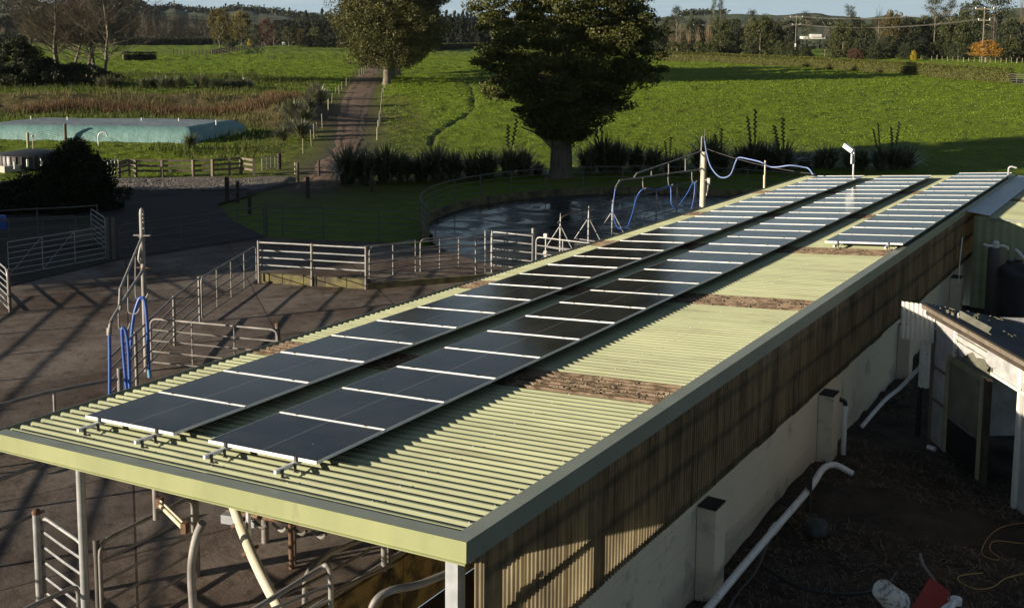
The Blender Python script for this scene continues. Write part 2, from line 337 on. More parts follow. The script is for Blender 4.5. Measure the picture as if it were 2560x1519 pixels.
# grass tufts of the paddocks: short upright blades, so that the low sun models them
def pasture_tufts():
    n = 460000; a = fwd + rng.uniform(-.50, .50, n); d = 60 * np.exp(rng.uniform(0, 1, n) ** .85 * math.log(5.5)); X = d * np.cos(a); Y = d * np.sin(a)
    Z, rd, bk = terrain(X, Y); yardd = np.hypot(X + 18.8, Y - 42.75); k = (rd > 3.0) & (bk > 9) & (yardd > 12.5) & (vnoise(X, Y, .9, 13) + rng.uniform(-1, 1, n) > -.7); X, Y, Z, d = X[k], Y[k], Z[k], d[k]; n = len(X)
    h = rng.uniform(.025, .07, n) * np.clip(d / 75, .9, 2.2) * (1 + .5 * vnoise(X, Y, 1.3, 14)); w_ = h * rng.uniform(.25, .6, n); a = rng.uniform(0, 6.283, n); l = rng.normal(0, .5, n) * h
    ux, uy = np.cos(a), np.sin(a); P0 = np.stack([X - w_ * ux, Y - w_ * uy, Z - .02], -1); P1 = np.stack([X + w_ * ux, Y + w_ * uy, Z - .02], -1); T_ = np.stack([X - l * uy, Y + l * ux, Z + h], -1)
    vs = np.stack([P0, P1, T_ + (P1 - P0) * .2, T_ - (P1 - P0) * .2], 1).reshape(-1, 3)
    tn = np.clip(.5 + .35 * vnoise(X, Y, 7, 15) + rng.uniform(-.35, .35, n), 0, 1)
    return np_mesh('pasture_grass', vs, np.arange(4 * n).reshape(-1, 4), leaf_mat('pasture_blade', (.090, .148, .005), (.168, .25, .013), .6, .35, 0), np.repeat(tn, 4))
tag(link('pasture_grass', pasture_tufts()), 'short bright green pasture grass covering the paddocks', 'grass', kind='stuff')

# draped strips: farm road and lane
def strip(name, Lp, Rp, m, off=.04, n=90, k=8):
    li = np.linspace(0, len(Lp) - 1, n); Lx = [np.interp(li, range(len(Lp)), Lp[:, i]) for i in (0, 1)]; Rx = [np.interp(li, range(len(Rp)), Rp[:, i]) for i in (0, 1)]
    u = np.linspace(0, 1, k)[None, :]; X = Lx[0][:, None] * (1 - u) + Rx[0][:, None] * u; Y = Lx[1][:, None] * (1 - u) + Rx[1][:, None] * u
    Z = terrain(X, Y, False)[0] + off + .03 * vnoise(X, Y, 1.1, 9); Z[:, 0] -= .12; Z[:, -1] -= .12; Z -= .05 * np.exp(-((u - .28) / .09) ** 2) + .05 * np.exp(-((u - .72) / .09) ** 2)
    Z = np.maximum(Z, .012)
    idx = np.arange(n * k).reshape(n, k); q = np.stack([idx[:-1, :-1], idx[1:, :-1], idx[1:, 1:], idx[:-1, 1:]], -1).reshape(-1, 4)
    return link(name, np_mesh(name, np.stack([X, Y, Z], -1).reshape(-1, 3), q, m, smooth=True))
M['dirt'] = mat('dirt_road', (.19, .115, .07), .95, 0, c2=(.105, .062, .038), scale=.9, bump=.8, bscale=5, dist=.06, obj_coord=False, c3=(.25, .18, .12), s3=2.2, lo3=.58, hi3=.7)
def wig(P): 
    P = np.array(P)[:, :2]; li = np.linspace(0, len(P) - 1, 60); Q = np.stack([np.interp(li, range(len(P)), P[:, i]) for i in (0, 1)], 1)
    return Q + .25 * np.stack([vnoise(Q[:, 0], Q[:, 1], 1.7, 5), vnoise(Q[:, 0], Q[:, 1], 1.7, 6)], 1)
tag(strip('dirt_road', wig(road_l), wig(road_r), M['dirt'], n=160), kind='structure')
M['lane'] = mat('wet_mud_lane', (.042, .032, .025), .9, 0, c2=(.022, .017, .014), scale=.6, bump=.5, bscale=4, dist=.05, obj_coord=False)
lane_l = np.array([V(262, 640), V(262, 560), V(225, 500), V(240, 468), V(262, 452)])[:, :2]; lane_r = np.array([V(652, 580), V(570, 540), V(530, 500), V(640, 470), V(760, 450)])[:, :2]
tag(strip('muddy_lane', lane_l, lane_r, M['lane'], off=.06, n=60, k=24), kind='structure')
M['gravel'] = mat('gravel', (.17, .145, .115), .95, 0, c2=(.08, .065, .052), scale=6, bump=1, bscale=9, dist=.08, obj_coord=False, c3=(.42, .40, .36), s3=4, lo3=.62, hi3=.66)
gl = np.array([V(256, 470), V(256, 455), V(258, 444)])[:, :2]; gr = np.array([V(640, 466), V(700, 455), V(720, 440)])[:, :2]
tag(strip('gravel_apron', gl, gr, M['gravel'], off=.09, n=20, k=50), kind='structure')
def stones(name, P, n, m, smin, smax, label):
    P = np.array(P)[:, :2]; lo, hi = P.min(0), P.max(0); vs = []; fs = []; cnt = 0
    def inside(x, y):
        c = False
        for i in range(len(P)):
            a, b = P[i], P[i - 1]
            if (a[1] > y) != (b[1] > y) and x < (b[0] - a[0]) * (y - a[1]) / (b[1] - a[1]) + a[0]: c = not c
        return c
    while cnt < n:
        x, y = rng.uniform(lo, hi)
        if not inside(x, y): continue
        s = rng.uniform(smin, smax); z = max(float(T0(x, y)), 0) + .05; a = rng.uniform(0, 6.28); o = len(vs)
        for k in range(4):
            vs.append((x + s * math.cos(a + k * 1.57) * rng.uniform(.7, 1.2), y + s * math.sin(a + k * 1.57) * rng.uniform(.7, 1.2), z))
        vs.append((x, y, z + s * rng.uniform(.5, .9))); fs += [(o + k, o + (k + 1) % 4, o + 4) for k in range(4)]; cnt += 1
    me = np_mesh(name, np.array(vs), np.array(fs), m); return tag(link(name, me), label, name.replace('_', ' '), kind='stuff')
M['stone'] = mat('loose_stone', (.28, .25, .21), .9, 0, c2=(.13, .11, .095), scale=.8, obj_coord=False)
stones('gravel_stones', [V(260, 470), V(640, 466), V(700, 446), V(262, 446)], 2600, M['stone'], .04, .13, 'loose pale stones over the gravel apron beside the rail fence')

# concrete yard
m, t, b = new_mat('yard_concrete')
geo = t.nodes.new('ShaderNodeNewGeometry'); b.inputs['Roughness'].default_value = .8; b.inputs['Specular IOR Level'].default_value = .25
n1 = noise(t, .35, 7, .6); r1 = ramp(t, .36, (.135, .110, .088), .64, (.245, .200, .160))
n2 = noise(t, .22, 6, .7); r2 = ramp(t, .44, (0, 0, 0), .62, (1, 1, 1)); m2 = t.nodes.new('ShaderNodeMixRGB'); m2.inputs['Color2'].default_value = (.085, .056, .038, 1)
n3 = noise(t, 2.6, 9, .75); r3 = ramp(t, .50, (1, 1, 1), .66, (.40, .36, .32)); m3 = t.nodes.new('ShaderNodeMixRGB'); m3.blend_type = 'MULTIPLY'; m3.inputs['Fac'].default_value = .9
mpv = t.nodes.new('ShaderNodeMapping'); mpv.inputs['Rotation'].default_value = (0, 0, R(28)); mpv.inputs['Scale'].default_value = (1 / 3.1, 1 / 4.3, 1)
br = t.nodes.new('ShaderNodeTexBrick'); br.offset = 0; br.inputs['Scale'].default_value = 1; br.inputs['Mortar Size'].default_value = .005; br.inputs['Brick Width'].default_value = 1; br.inputs['Row Height'].default_value = 1
br.inputs['Color1'].default_value = (1, 1, 1, 1); br.inputs['Color2'].default_value = (.80, .80, .83, 1); br.inputs['Mortar'].default_value = (.25, .22, .2, 1)
m4 = t.nodes.new('ShaderNodeMixRGB'); m4.blend_type = 'MULTIPLY'; m4.inputs['Fac'].default_value = 1
for n in (n1, n2, n3): t.links.new(geo.outputs['Position'], n.inputs['Vector'])
t.links.new(geo.outputs['Position'], mpv.inputs['Vector']); t.links.new(mpv.outputs['Vector'], br.inputs['Vector'])
t.links.new(n1.outputs['Fac'], r1.inputs['Fac']); t.links.new(n2.outputs['Fac'], r2.inputs['Fac']); t.links.new(n3.outputs['Fac'], r3.inputs['Fac'])
t.links.new(r1.outputs['Color'], m2.inputs['Color1']); t.links.new(r2.outputs['Color'], m2.inputs['Fac'])
t.links.new(m2.outputs['Color'], m3.inputs['Color1']); t.links.new(r3.outputs['Color'], m3.inputs['Color2'])
t.links.new(m3.outputs['Color'], m4.inputs['Color1']); t.links.new(br.outputs['Color'], m4.inputs['Color2']); t.links.new(m4.outputs['Color'], b.inputs['Base Color'])
nb = noise(t, 9, 8, .7); bp = t.nodes.new('ShaderNodeBump'); bp.inputs['Strength'].default_value = .55; bp.inputs['Distance'].default_value = .02
t.links.new(geo.outputs['Position'], nb.inputs['Vector']); t.links.new(nb.outputs['Fac'], bp.inputs['Height']); t.links.new(bp.outputs['Normal'], b.inputs['Normal'])
M['yard'] = m
mb = MB()
poly = [V(1046, 602), V(925, 592), V(652, 580), V(292, 634), V(259, 642), V(22, 700), (-36, 16, 0), (-30, 2, 0), (-24, -8, 0), (-10.05, -8, 0), (-10.05, 31, 0), (-5.3, 31, 0), (-5.3, 34, 0), (-14, 34, 0)]
poly = poly[::-1]
mb.add([(p[0], p[1], 0.0) for p in poly], [tuple(range(len(poly)))])
tag(mb.build('concrete_yard', M['yard']), kind='structure')
mb = MB(); mb.add([(-10.05, -8, -1.0), (-5.2, -8, -1.0), (-5.2, 31, -1.0), (-10.05, 31, -1.0)], [(0, 1, 2, 3)])
tag(mb.build('pit_floor', mat('pit_floor', (.05, .042, .034), .6, 0, c2=(.03, .026, .022), scale=1.2, obj_coord=False)), kind='structure')
mb = MB(); P = [V(-160, 482), V(222, 482), V(262, 560), V(292, 634), V(259, 642), V(22, 700), V(-160, 740)]; mb.add([(p[0], p[1], .022) for p in P][::-1], [tuple(range(7))])
tag(mb.build('bare_earth', mat('shaded_earth', (.038, .030, .022), .95, 0, c2=(.02, .016, .012), scale=.5, bump=.8, bscale=3, dist=.06, obj_coord=False, c3=(.03, .042, .012), s3=.7, lo3=.52, hi3=.62)), kind='structure')  # pen dirt with thin grass, its colour darkened for the shade lying there
# ROUND YARD
RC, RR_ = (-18.8, 42.75), 11.4
m, t, b = new_mat('wet_concrete'); geo = t.nodes.new('ShaderNodeNewGeometry')
n1 = noise(t, .45, 6, .6); n1.inputs['Distortion'].default_value = 1.5; r1 = ramp(t, .40, (.02, .021, .024), .66, (.045, .047, .05)); rr = ramp(t, .38, (.10, .10, .10), .62, (.5, .5, .5))
t.links.new(geo.outputs['Position'], n1.inputs['Vector']); t.links.new(n1.outputs['Fac'], r1.inputs['Fac']); t.links.new(n1.outputs['Fac'], rr.inputs['Fac'])
t.links.new(r1.outputs['Color'], b.inputs['Base Color']); t.links.new(rr.outputs['Color'], b.inputs['Roughness'])
nb = noise(t, .9, 5); bp = t.nodes.new('ShaderNodeBump'); bp.inputs['Strength'].default_value = .35; bp.inputs['Distance'].default_value = .03
t.links.new(geo.outputs['Position'], nb.inputs['Vector']); t.links.new(nb.outputs['Fac'], bp.inputs['Height']); t.links.new(bp.outputs['Normal'], b.inputs['Normal'])
mb = MB(); pts = [(RC[0] + RR_ * math.cos(a), RC[1] + RR_ * math.sin(a), .008) for a in np.linspace(0, 2 * math.pi, 96, endpoint=False)]
mb.add(pts, [tuple(range(96))]); tag(mb.build('round_yard_floor', m), kind='structure')

exec_parts = []
# ------------------------------------------------------------------ milking shed
SL = .0787                                      # fall of the roof
XL, XR, Y0, Y1 = -12.62, -5.36, 7.40, 40.6
def rz(x, off=0.0): return 4.10 + SL * x + off   # height of the rib tops
shed = thing('milking_shed', 'long low milking shed with pale green ribbed roof, plastic upper wall and cream block wall', 'shed', (XR, Y0, 0))
PITCH = .1447
def ribbed(y0, y1, xl, xr, zf, dz=0.0, jit=0.0):
    mb = MB(); prof = []
    n = int(round((y1 - y0) / PITCH))
    for i in range(n):
        o = y0 + i * PITCH
        prof += [(o, -.036), (o + .046, -.036), (o + .084, 0), (o + .106, 0), (o + .120, -.036)]
    prof.append((y0 + n * PITCH, -.036))
    vs = []
    for (y, z) in prof:
        for x in (xl, xr): vs.append((x, y, zf(x) + z + dz))
    mb.add(vs, [(2 * i, 2 * i + 1, 2 * i + 3, 2 * i + 2) for i in range(len(prof) - 1)])
    return mb, y0 + n * PITCH
sky_y = [11.66, 17.2, 22.95, 28.7, 34.4]
nrib = int(round((Y1 - Y0) / PITCH)); sk_i = {int(round((s - Y0) / PITCH)) for s in sky_y}; sky_y = [Y0 + i * PITCH for i in sorted(sk_i)]; i = 0
while i < nrib:
    if i in sk_i:
        n = 6; mb, _ = ribbed(Y0 + i * PITCH, Y0 + (i + n) * PITCH, XL, XR, rz, .004); mb.build('skylight_sheet', M['moss'], shed)['label'] = 'weathered translucent roof sheet grown over with brown moss and lichen'
    else:
        n = min([j - i for j in sk_i if j > i] + [5, nrib - i]); mb, _ = ribbed(Y0 + i * PITCH, Y0 + (i + n) * PITCH, XL, XR, rz, .0); mb.build('roof_sheet', M['green'], shed)
    i += n
Y1 = Y0 + nrib * PITCH
# roof screws, one joined part
mb = MB()
yy = Y0 + .09
for i in range(int((Y1 - Y0) / PITCH)):
    if i % 3 == 1:
        for x in np.arange(XL + .12, XR, 1.18): mb.box((x, Y0 + .0905 + i * PITCH, rz(x) + .005), (.014, .014, .010))
tag(mb.build('roof_screw', M['rhs'], shed), kind='stuff')
# lichen lumps on the skylights
mb = MB()
for s in sky_y:
    for _ in range(int(260 if s < 20 else 90)):
        x = rnd.uniform(XL + .05, XR - .05) if rnd.random() < .3 else rnd.uniform(-8.2, XR - .02); yv = s + rnd.gauss(.39, .24); sz = rnd.uniform(.006, .018)
        if not s - .05 < yv < s + .85: continue
        mb.box((x, yv, rz(x) - .01 + rnd.random() * .014), (sz * 1.6, sz, sz), rnd.random() * 3)
tag(mb.build('roof_lichen', mat('pale_lichen', (.34, .31, .24), .95, c2=(.12, .09, .05), scale=9), shed), kind='stuff')
# flashings and fascias
def flash(name, prof, a, b, m):                # extruded profile; a, b origin functions
    mb = MB(); n = len(prof); vs = [a(p) for p in prof] + [b(p) for p in prof]
    mb.add(vs, [(i, i + 1, n + i + 1, n + i) for i in range(n - 1)]); return mb.build(name, m, shed)
W0 = XR + .19
flash('barge_flashing', [(0, .012), (.19, .012), (.192, -.20), (.18, -.205)], lambda p: (XR - .005 + p[0], Y0 - .15, rz(XR + p[0], p[1])), lambda p: (XR - .005 + p[0], 34.5, rz(XR + p[0], p[1])), M['green_dark'])
flash('barge_flashing', [(0, .008), (.19, .008), (.188, -.20)], lambda p: (XR - .005 + p[0], 34.45, rz(XR + p[0], p[1])), lambda p: (XR - .005 + p[0], Y1, rz(XR + p[0], p[1])), M['green_dark'])
xm = -8.9
for (xa, xb, dz) in ((XL - .02, xm + .06, 0.0), (xm, XR + .185, .004)):
    flash('front_flashing', [(0, .010), (.17, .010)], lambda p: (xa, Y0 + .02 - p[0], rz(xa, p[1] + dz)), lambda p: (xb, Y0 + .02 - p[0], rz(xb, p[1] + dz)), M['green_dark'])
    flash('front_fascia', [(0, .011), (.002, -.185), (.022, -.192), (.022, -.204)], lambda p: (xa, Y0 - .152 - p[0] - dz, rz(xa, p[1] + dz)), lambda p: (xb, Y0 - .152 - p[0] - dz, rz(xb, p[1] + dz)), M['green_front'])
# gutter end piece at the low corner, rounded
mb = MB(); ce = []
for i in range(7):
    a = i / 6 * math.pi / 2; ce.append((XL - .02 - .13 * math.sin(a), Y0 - .155 + .06 * (1 - math.cos(a))))
vs = [(p[0], p[1], rz(XL, .01)) for p in ce] + [(p[0], p[1], rz(XL, -.19 + .02 * i)) for i, p in enumerate(ce)]
mb.add(vs, [(i, i + 1, 7 + i + 1, 7 + i) for i in range(6)]); mb.build('fascia_end', M['green_front'], shed)
mb = MB(); gp = [(0, -.005), (0, -.10), (-.03, -.125), (-.10, -.125), (-.125, -.10), (-.125, -.005), (-.135, -.005)]
for (ya, yb) in ((Y0 - .05, Y1),):
    vs = [(XL - .012 + p[0], yv, rz(XL, p[1] - .01)) for yv in (ya, yb) for p in gp]; n = len(gp)
    mb.add(vs, [(i, i + 1, n + i + 1, n + i) for i in range(n - 1)])
mb.build('gutter', M['green_dark'], shed)
# underside structure: purlins and rafters
for yv in np.arange(Y0 + .05, Y1, 4.15):
    mb = MB(); mb.beam((XL + .25, yv, rz(XL + .25, -.17)), (XR + .1, yv, rz(XR + .1, -.17)), .06, .2); mb.build('rafter', M['rhs'], shed)
for xv in np.arange(XL + .35, XR, 1.36):
    mb = MB(); mb.beam((xv, Y0 - .1, rz(xv, -.05)), (xv, Y1, rz(xv, -.05)), .05, .03); mb.build('purlin', M['wood'], shed)
# back gable end wall and the far end
mb = MB(); mb.add([(XL + .3, Y1 - .02, 0), (XR, Y1 - .02, 0), (XR, Y1 - .02, rz(XR, -.05)), (XL + .3, Y1 - .02, rz(XL, -.05))], [(0, 1, 2, 3)]); mb.build('end_wall', M['cream'], shed)
# right wall: translucent corrugated sheets over cream block
WX = XR + .165
m, t, b = new_mat('dirty_translucent_sheet')
geo = t.nodes.new('ShaderNodeNewGeometry'); mp = t.nodes.new('ShaderNodeMapping'); mp.inputs['Scale'].default_value = (1, 1.2, .45)
n1 = noise(t, 1.6, 7, .65); r1 = ramp(t, .36, (.15, .132, .098), .66, (.32, .28, .20))
mp2 = t.nodes.new('ShaderNodeMapping'); mp2.inputs['Scale'].default_value = (1, 14, .5); n2 = noise(t, 1.0, 4, .6); r2 = ramp(t, .40, (.62, .60, .57), .60, (1, 1, 1)); mm = t.nodes.new('ShaderNodeMixRGB'); mm.blend_type = 'MULTIPLY'; mm.inputs['Fac'].default_value = .9
t.links.new(geo.outputs['Position'], mp.inputs['Vector']); t.links.new(mp.outputs['Vector'], n1.inputs['Vector']); t.links.new(n1.outputs['Fac'], r1.inputs['Fac'])
t.links.new(geo.outputs['Position'], mp2.inputs['Vector']); t.links.new(mp2.outputs['Vector'], n2.inputs['Vector']); t.links.new(n2.outputs['Fac'], r2.inputs['Fac'])
t.links.new(r1.outputs['Color'], mm.inputs['Color1']); t.links.new(r2.outputs['Color'], mm.inputs['Color2'])
tr = t.nodes.new('ShaderNodeBsdfTranslucent'); ms = t.nodes.new('ShaderNodeMixShader'); ms.inputs['Fac'].default_value = .6
hs = t.nodes.new('ShaderNodeHueSaturation'); hs.inputs['Value'].default_value = 2.1; hs.inputs['Saturation'].default_value = 1.25
t.links.new(mm.outputs['Color'], b.inputs['Base Color']); t.links.new(mm.outputs['Color'], hs.inputs['Color']); t.links.new(hs.outputs['Color'], tr.inputs['Color'])
b.inputs['Roughness'].default_value = .45
t.links.new(b.outputs['BSDF'], ms.inputs[1]); t.links.new(tr.outputs['BSDF'], ms.inputs[2]); t.links.new(ms.outputs['Shader'], t.nodes['Material Output'].inputs['Surface'])
M['sheet'] = m
SB = 2.12                                       # bottom of the plastic sheets
yv = Y0 - .02; cp = .0765
while yv < Y1 - .3:
    n = 11; mb = MB(); vs = []; e = rnd.uniform(-.025, .025); ox = rnd.uniform(0, .006)
    for i in range(n * 6 + 1):
        a = i / 6 * 2 * math.pi; xx = WX + .009 * math.cos(a) + ox; y_ = yv + i / 6 * cp
        vs += [(xx, y_, SB + e), (xx, y_, rz(WX, -.19))]
    mb.add(vs, [(2 * i, 2 * i + 2, 2 * i + 3, 2 * i + 1) for i in range(n * 6)], True); mb.build('wall_sheet', M['sheet'], shed); yv += (n - .25) * cp
for zz in (2.18, 2.75, 3.25):
    mb = MB(); mb.beam((WX - .06, Y0 + .1, zz), (WX - .06, Y1, zz), .05, .09); mb.build('wall_girt', M['wood'], shed)
for yy_ in np.arange(Y0 + 2.2, Y1, 2.9):
    mb = MB(); mb.box((WX - .12, yy_, (SB + rz(WX, -.2)) / 2), (.10, .12, rz(WX, -.2) - SB)); mb.build('wall_stud', M['wood'], shed)
# block wall with the faint joints of its courses
bm = mat('painted_block', (.68, .60, .45), .85, c2=(.60, .53, .40), scale=.7, obj_coord=False, c3=(.27, .25, .2), s3=1.5, lo3=.58, hi3=.74, bump=.1, bscale=30, dist=.004)
t = bm.node_tree; b = t.nodes['Principled BSDF']; geo = t.nodes.new('ShaderNodeNewGeometry'); sx = t.nodes.new('ShaderNodeSeparateXYZ'); cb = t.nodes.new('ShaderNodeCombineXYZ')
br = t.nodes.new('ShaderNodeTexBrick'); br.inputs['Scale'].default_value = 1; br.inputs['Brick Width'].default_value = .4; br.inputs['Row Height'].default_value = .2; br.inputs['Mortar Size'].default_value = .006; br.inputs['Mortar Smooth'].default_value = .6
bp = t.nodes.new('ShaderNodeBump'); bp.inputs['Strength'].default_value = .7; bp.inputs['Distance'].default_value = .008; bp.invert = True
t.links.new(geo.outputs['Position'], sx.inputs['Vector']); t.links.new(sx.outputs['Y'], cb.inputs['X']); t.links.new(sx.outputs['Z'], cb.inputs['Y']); t.links.new(cb.outputs['Vector'], br.inputs['Vector']); t.links.new(br.outputs['Fac'], bp.inputs['Height']); t.links.new(bp.outputs['Normal'], b.inputs['Normal'])
mb = MB(); mb.box((WX - .10, (Y0 + .15 + Y1) / 2, SB / 2 + .01), (.19, Y1 - Y0 - .15, SB + .02)); mb.build('block_wall', bm, shed)
for (py, h) in ((12.72, 2.02), (18.05, 2.05), (23.9, 2.0), (29.7, 2.0)):
    mb = MB(); mb.box((WX + .135, py, h / 2 + .01), (.26, .36, h)); p = mb.build('buttress', bm, shed)
    mb = MB(); mb.box((WX + .135, py, h + .025), (.256, .356, .02)); mb.build('buttress_top', M['black'], p)
# posts under the front and the low side
mb = MB(); mb.box((WX - .20, Y0 - .02, 1.26), (.14, .12, 4.52)); mb.build('corner_post', M['rhs'], shed)
mb = MB(); mb.tube([(-11.27, Y0 + .15, 0), (-11.27, Y0 + .15, rz(-11.27, -.2))], .055, 14); mb.build('round_post', M['galv_bright'], shed)
p2 = V(480, 1405)
mb = MB(); mb.tube([p2, (p2[0], p2[1], rz(p2[0], -.1))], .06, 14); mb.build('round_post', M['galv'], shed)
for yv in np.arange(15.5, Y1, 5.2):
    mb = MB(); mb.tube([(XL + .55, yv, 0), (XL + .55, yv, rz(XL + .5, -.12))], .055, 10); mb.build('round_post', M['galv'], shed)
# pit walls inside
pw_a, pw_b = (-6.75, 4.0), (-6.75, 30)
for i in range(10):
    mb = MB(); mb.box((-10.15, 5.1 + i * 2.9, -.49), (.2, 2.88, 1.0)); mb.build('pit_wall', M['stain'], shed)
mb = MB(); mb.tube([(-10.12, 3.7, .06), (-10.12, 31, .06)], .045, 10); mb.build('pit_edge_pipe', M['galv'], shed)
mb = MB(); mb.box((WX - .10, 17.2, -.5), (.19, 27.5, 1.0)); mb.build('pit_wall', M['stain'], shed)
mb = MB(); mb.box((-7.7, 31.1, -.5), (4.9, .2, 1.0)); mb.build('pit_wall', M['stain'], shed)

# ------------------------------------------------------------------ solar panels
PL, PW_, PZ = 1.722, 1.141, .155
def pz(x): return 4.24 + SL * x                 # height of the panel tops
m, t, b = new_mat('solar_glass'); tc = t.nodes.new('ShaderNodeTexCoord'); sx = t.nodes.new('ShaderNodeSeparateXYZ'); t.links.new(tc.outputs['Object'], sx.inputs['Vector'])
def line_mask(src, period, width, off=0.0):
    a = t.nodes.new('ShaderNodeMath'); a.operation = 'ADD'; a.inputs[1].default_value = off; t.links.new(src, a.inputs[0])
    c = t.nodes.new('ShaderNodeMath'); c.operation = 'PINGPONG'; c.inputs[1].default_value = period / 2; t.links.new(a.outputs[0], c.inputs[0])
    d = t.nodes.new('ShaderNodeMath'); d.operation = 'LESS_THAN'; d.inputs[1].default_value = width; t.links.new(c.outputs[0], d.inputs[0]); return d.outputs[0]
l1 = line_mask(sx.outputs['Y'], PW_ / 6, .003); l2 = line_mask(sx.outputs['X'], PL, .0045, PL / 2)
m1 = t.nodes.new('ShaderNodeMixRGB'); m1.inputs['Color1'].default_value = (.019, .0195, .021, 1); m1.inputs['Color2'].default_value = (.05, .052, .058, 1)
m2 = t.nodes.new('ShaderNodeMixRGB'); m2.inputs['Color2'].default_value = (.22, .23, .24, 1)
t.links.new(l1, m1.inputs['Fac']); t.links.new(m1.outputs['Color'], m2.inputs['Color1']); t.links.new(l2, m2.inputs['Fac']); t.links.new(m2.outputs['Color'], b.inputs['Base Color'])
nr_ = noise(t, 2.5, 5, .6); rr = ramp(t, .35, (.09, .09, .09), .7, (.18, .18, .18)); t.links.new(nr_.outputs['Fac'], rr.inputs['Fac']); t.links.new(rr.outputs['Color'], b.inputs['Roughness'])
nd = noise(t, 1.1, 8, .7); rd_ = ramp(t, .42, (0, 0, 0), .75, (.16, .16, .16)); oi = t.nodes.new('ShaderNodeObjectInfo'); va = t.nodes.new('ShaderNodeVectorMath'); va.operation = 'ADD'; vm = t.nodes.new('ShaderNodeVectorMath'); vm.operation = 'SCALE'; vm.inputs['Scale'].default_value = 9
t.links.new(oi.outputs['Location'], vm.inputs[0]); t.links.new(vm.outputs[0], va.inputs[0]); t.links.new(tc.outputs['Object'], va.inputs[1]); t.links.new(va.outputs[0], nd.inputs['Vector']); t.links.new(va.outputs[0], nr_.inputs['Vector'])
m5 = t.nodes.new('ShaderNodeMixRGB'); m5.inputs['Color2'].default_value = (.20, .18, .15, 1); t.links.new(nd.outputs['Fac'], rd_.inputs['Fac']); t.links.new(rd_.outputs['Color'], m5.inputs['Fac']); t.links.new(m2.outputs['Color'], m5.inputs['Color1'])
sp_n = noise(t, 16, 3, .5); sp_r = ramp(t, .77, (0, 0, 0), .79, (1, 1, 1)); m6 = t.nodes.new('ShaderNodeMixRGB'); m6.inputs['Color2'].default_value = (.5, .5, .47, 1); t.links.new(va.outputs[0], sp_n.inputs['Vector']); t.links.new(sp_n.outputs['Fac'], sp_r.inputs['Fac']); t.links.new(sp_r.outputs['Color'], m6.inputs['Fac']); t.links.new(m5.outputs['Color'], m6.inputs['Color1']); t.links.new(m6.outputs['Color'], b.inputs['Base Color'])
b.inputs['IOR'].default_value = 1.42
M['glass_pv'] = m
def panel_proto():
    r = thing('solar_panel', None, 'solar panel', local=True)
    mb = MB(); h = .038; w_ = .0055
    mb.box((PL / 2, w_ / 2, -h / 2), (PL, w_, h)); mb.box((PL / 2, PW_ - w_ / 2, -h / 2), (PL, w_, h))
    mb.box((w_ * .35, PW_ / 2, -h / 2 - .002), (w_ * .7, PW_ - 2 * w_, h - .004)); mb.box((PL - w_ * .35, PW_ / 2, -h / 2 - .002), (w_ * .7, PW_ - 2 * w_, h - .004))
    mb.build('frame', M['alu'], r)
    mb = MB(); mb.box((PL / 2, PW_ / 2, -.0135), (PL - w_ * 1.4, PW_ - 2 * w_, .01)); mb.build('glass', M['glass_pv'], r)
    return r
def dup(root, loc, rot=None, **kw):
    r = root.copy(); COL.objects.link(r); r.location = loc
    if rot is not None: r.rotation_euler = rot
    for k_, v_ in kw.items(): r[k_] = v_
    for ch in root.children:
        c = ch.copy(); COL.objects.link(c); c.parent = r
        for g in ch.children:
            d_ = g.copy(); COL.objects.link(d_); d_.parent = c
    return r
ORD = ['first', 'second', 'third', 'fourth', 'fifth', 'sixth', 'seventh', 'eighth', 'ninth', 'tenth', 'eleventh', 'twelfth', 'thirteenth', 'fourteenth', 'fifteenth', 'sixteenth', 'seventeenth', 'eighteenth', 'nineteenth', 'twentieth', 'twenty-first', 'twenty-second', 'twenty-third', 'twenty-fourth', 'twenty-fifth', 'twenty-sixth', 'twenty-seventh', 'twenty-eighth']
proto = panel_proto(); used = False
rows = [(-11.74, 7.97, 27, 'left'), (-9.40, 7.97, 27, 'middle'), (-6.93, 23.82, 14, 'short right')]
STEP = 1.1535
for (px_, py_, n, nm) in rows:
    for i in range(n):
        loc = (px_, py_ + i * STEP, pz(px_) + rnd.uniform(-.002, .002)); rot = (rnd.uniform(-.0015, .0015), -math.atan(SL), 0)
        lab = '%s black solar panel from the near end of the %s roof row' % (ORD[i], nm)
        if not used: o = proto; o.location = loc; o.rotation_euler = rot; o['label'] = lab; used = True
        else: o = dup(proto, loc, rot, label=lab)
        o['group'] = 'solar panels in three rows on the shed roof'
    for s, (fx, side) in enumerate(((.30, 'left'), (1.42, 'right'))):
        x = px_ + fx; ra = thing('mounting_rail', '%s aluminium rail poking out under the near end of the %s panel row' % (side, nm), 'mounting rail', (x, py_ - .32, rz(x)), 'rails that carry the solar panels')
        z = pz(x) - .062; mb = MB()
        if i > 0: mb.box((x, py_ - .32 + (n * STEP + .5) / 2, z), (.036, n * STEP + .5, .042)); mb.build('rail', M['alu'], ra)
        for yv in [py_ - .24, py_ - .05] + list(np.arange(py_ + 1.0, py_ + n * STEP, 1.5)):
            f = MB(); zr_ = rz(x); f.box((x + .03, yv, (zr_ + z) / 2 - .005), (.006, .04, z - zr_)); f.box((x + .05, yv, zr_ + .004), (.06, .045, .006)); f.box((x + .034, yv + .0, z + .0), (.02, .022, .022)); f.build('foot', M['galv_dark'], ra)
        f = MB(); f.box((x, py_ - .012, pz(x) - .015), (.03, .024, .06)); f.build('end_clamp', M['alu_side'], ra)
        for i in range(1, n):
            f = MB(); f.box((x, py_ + i * STEP - .011, pz(x) + .003), (.035, .03, .006)); f.build('mid_clamp', M['galv_dark'], ra)

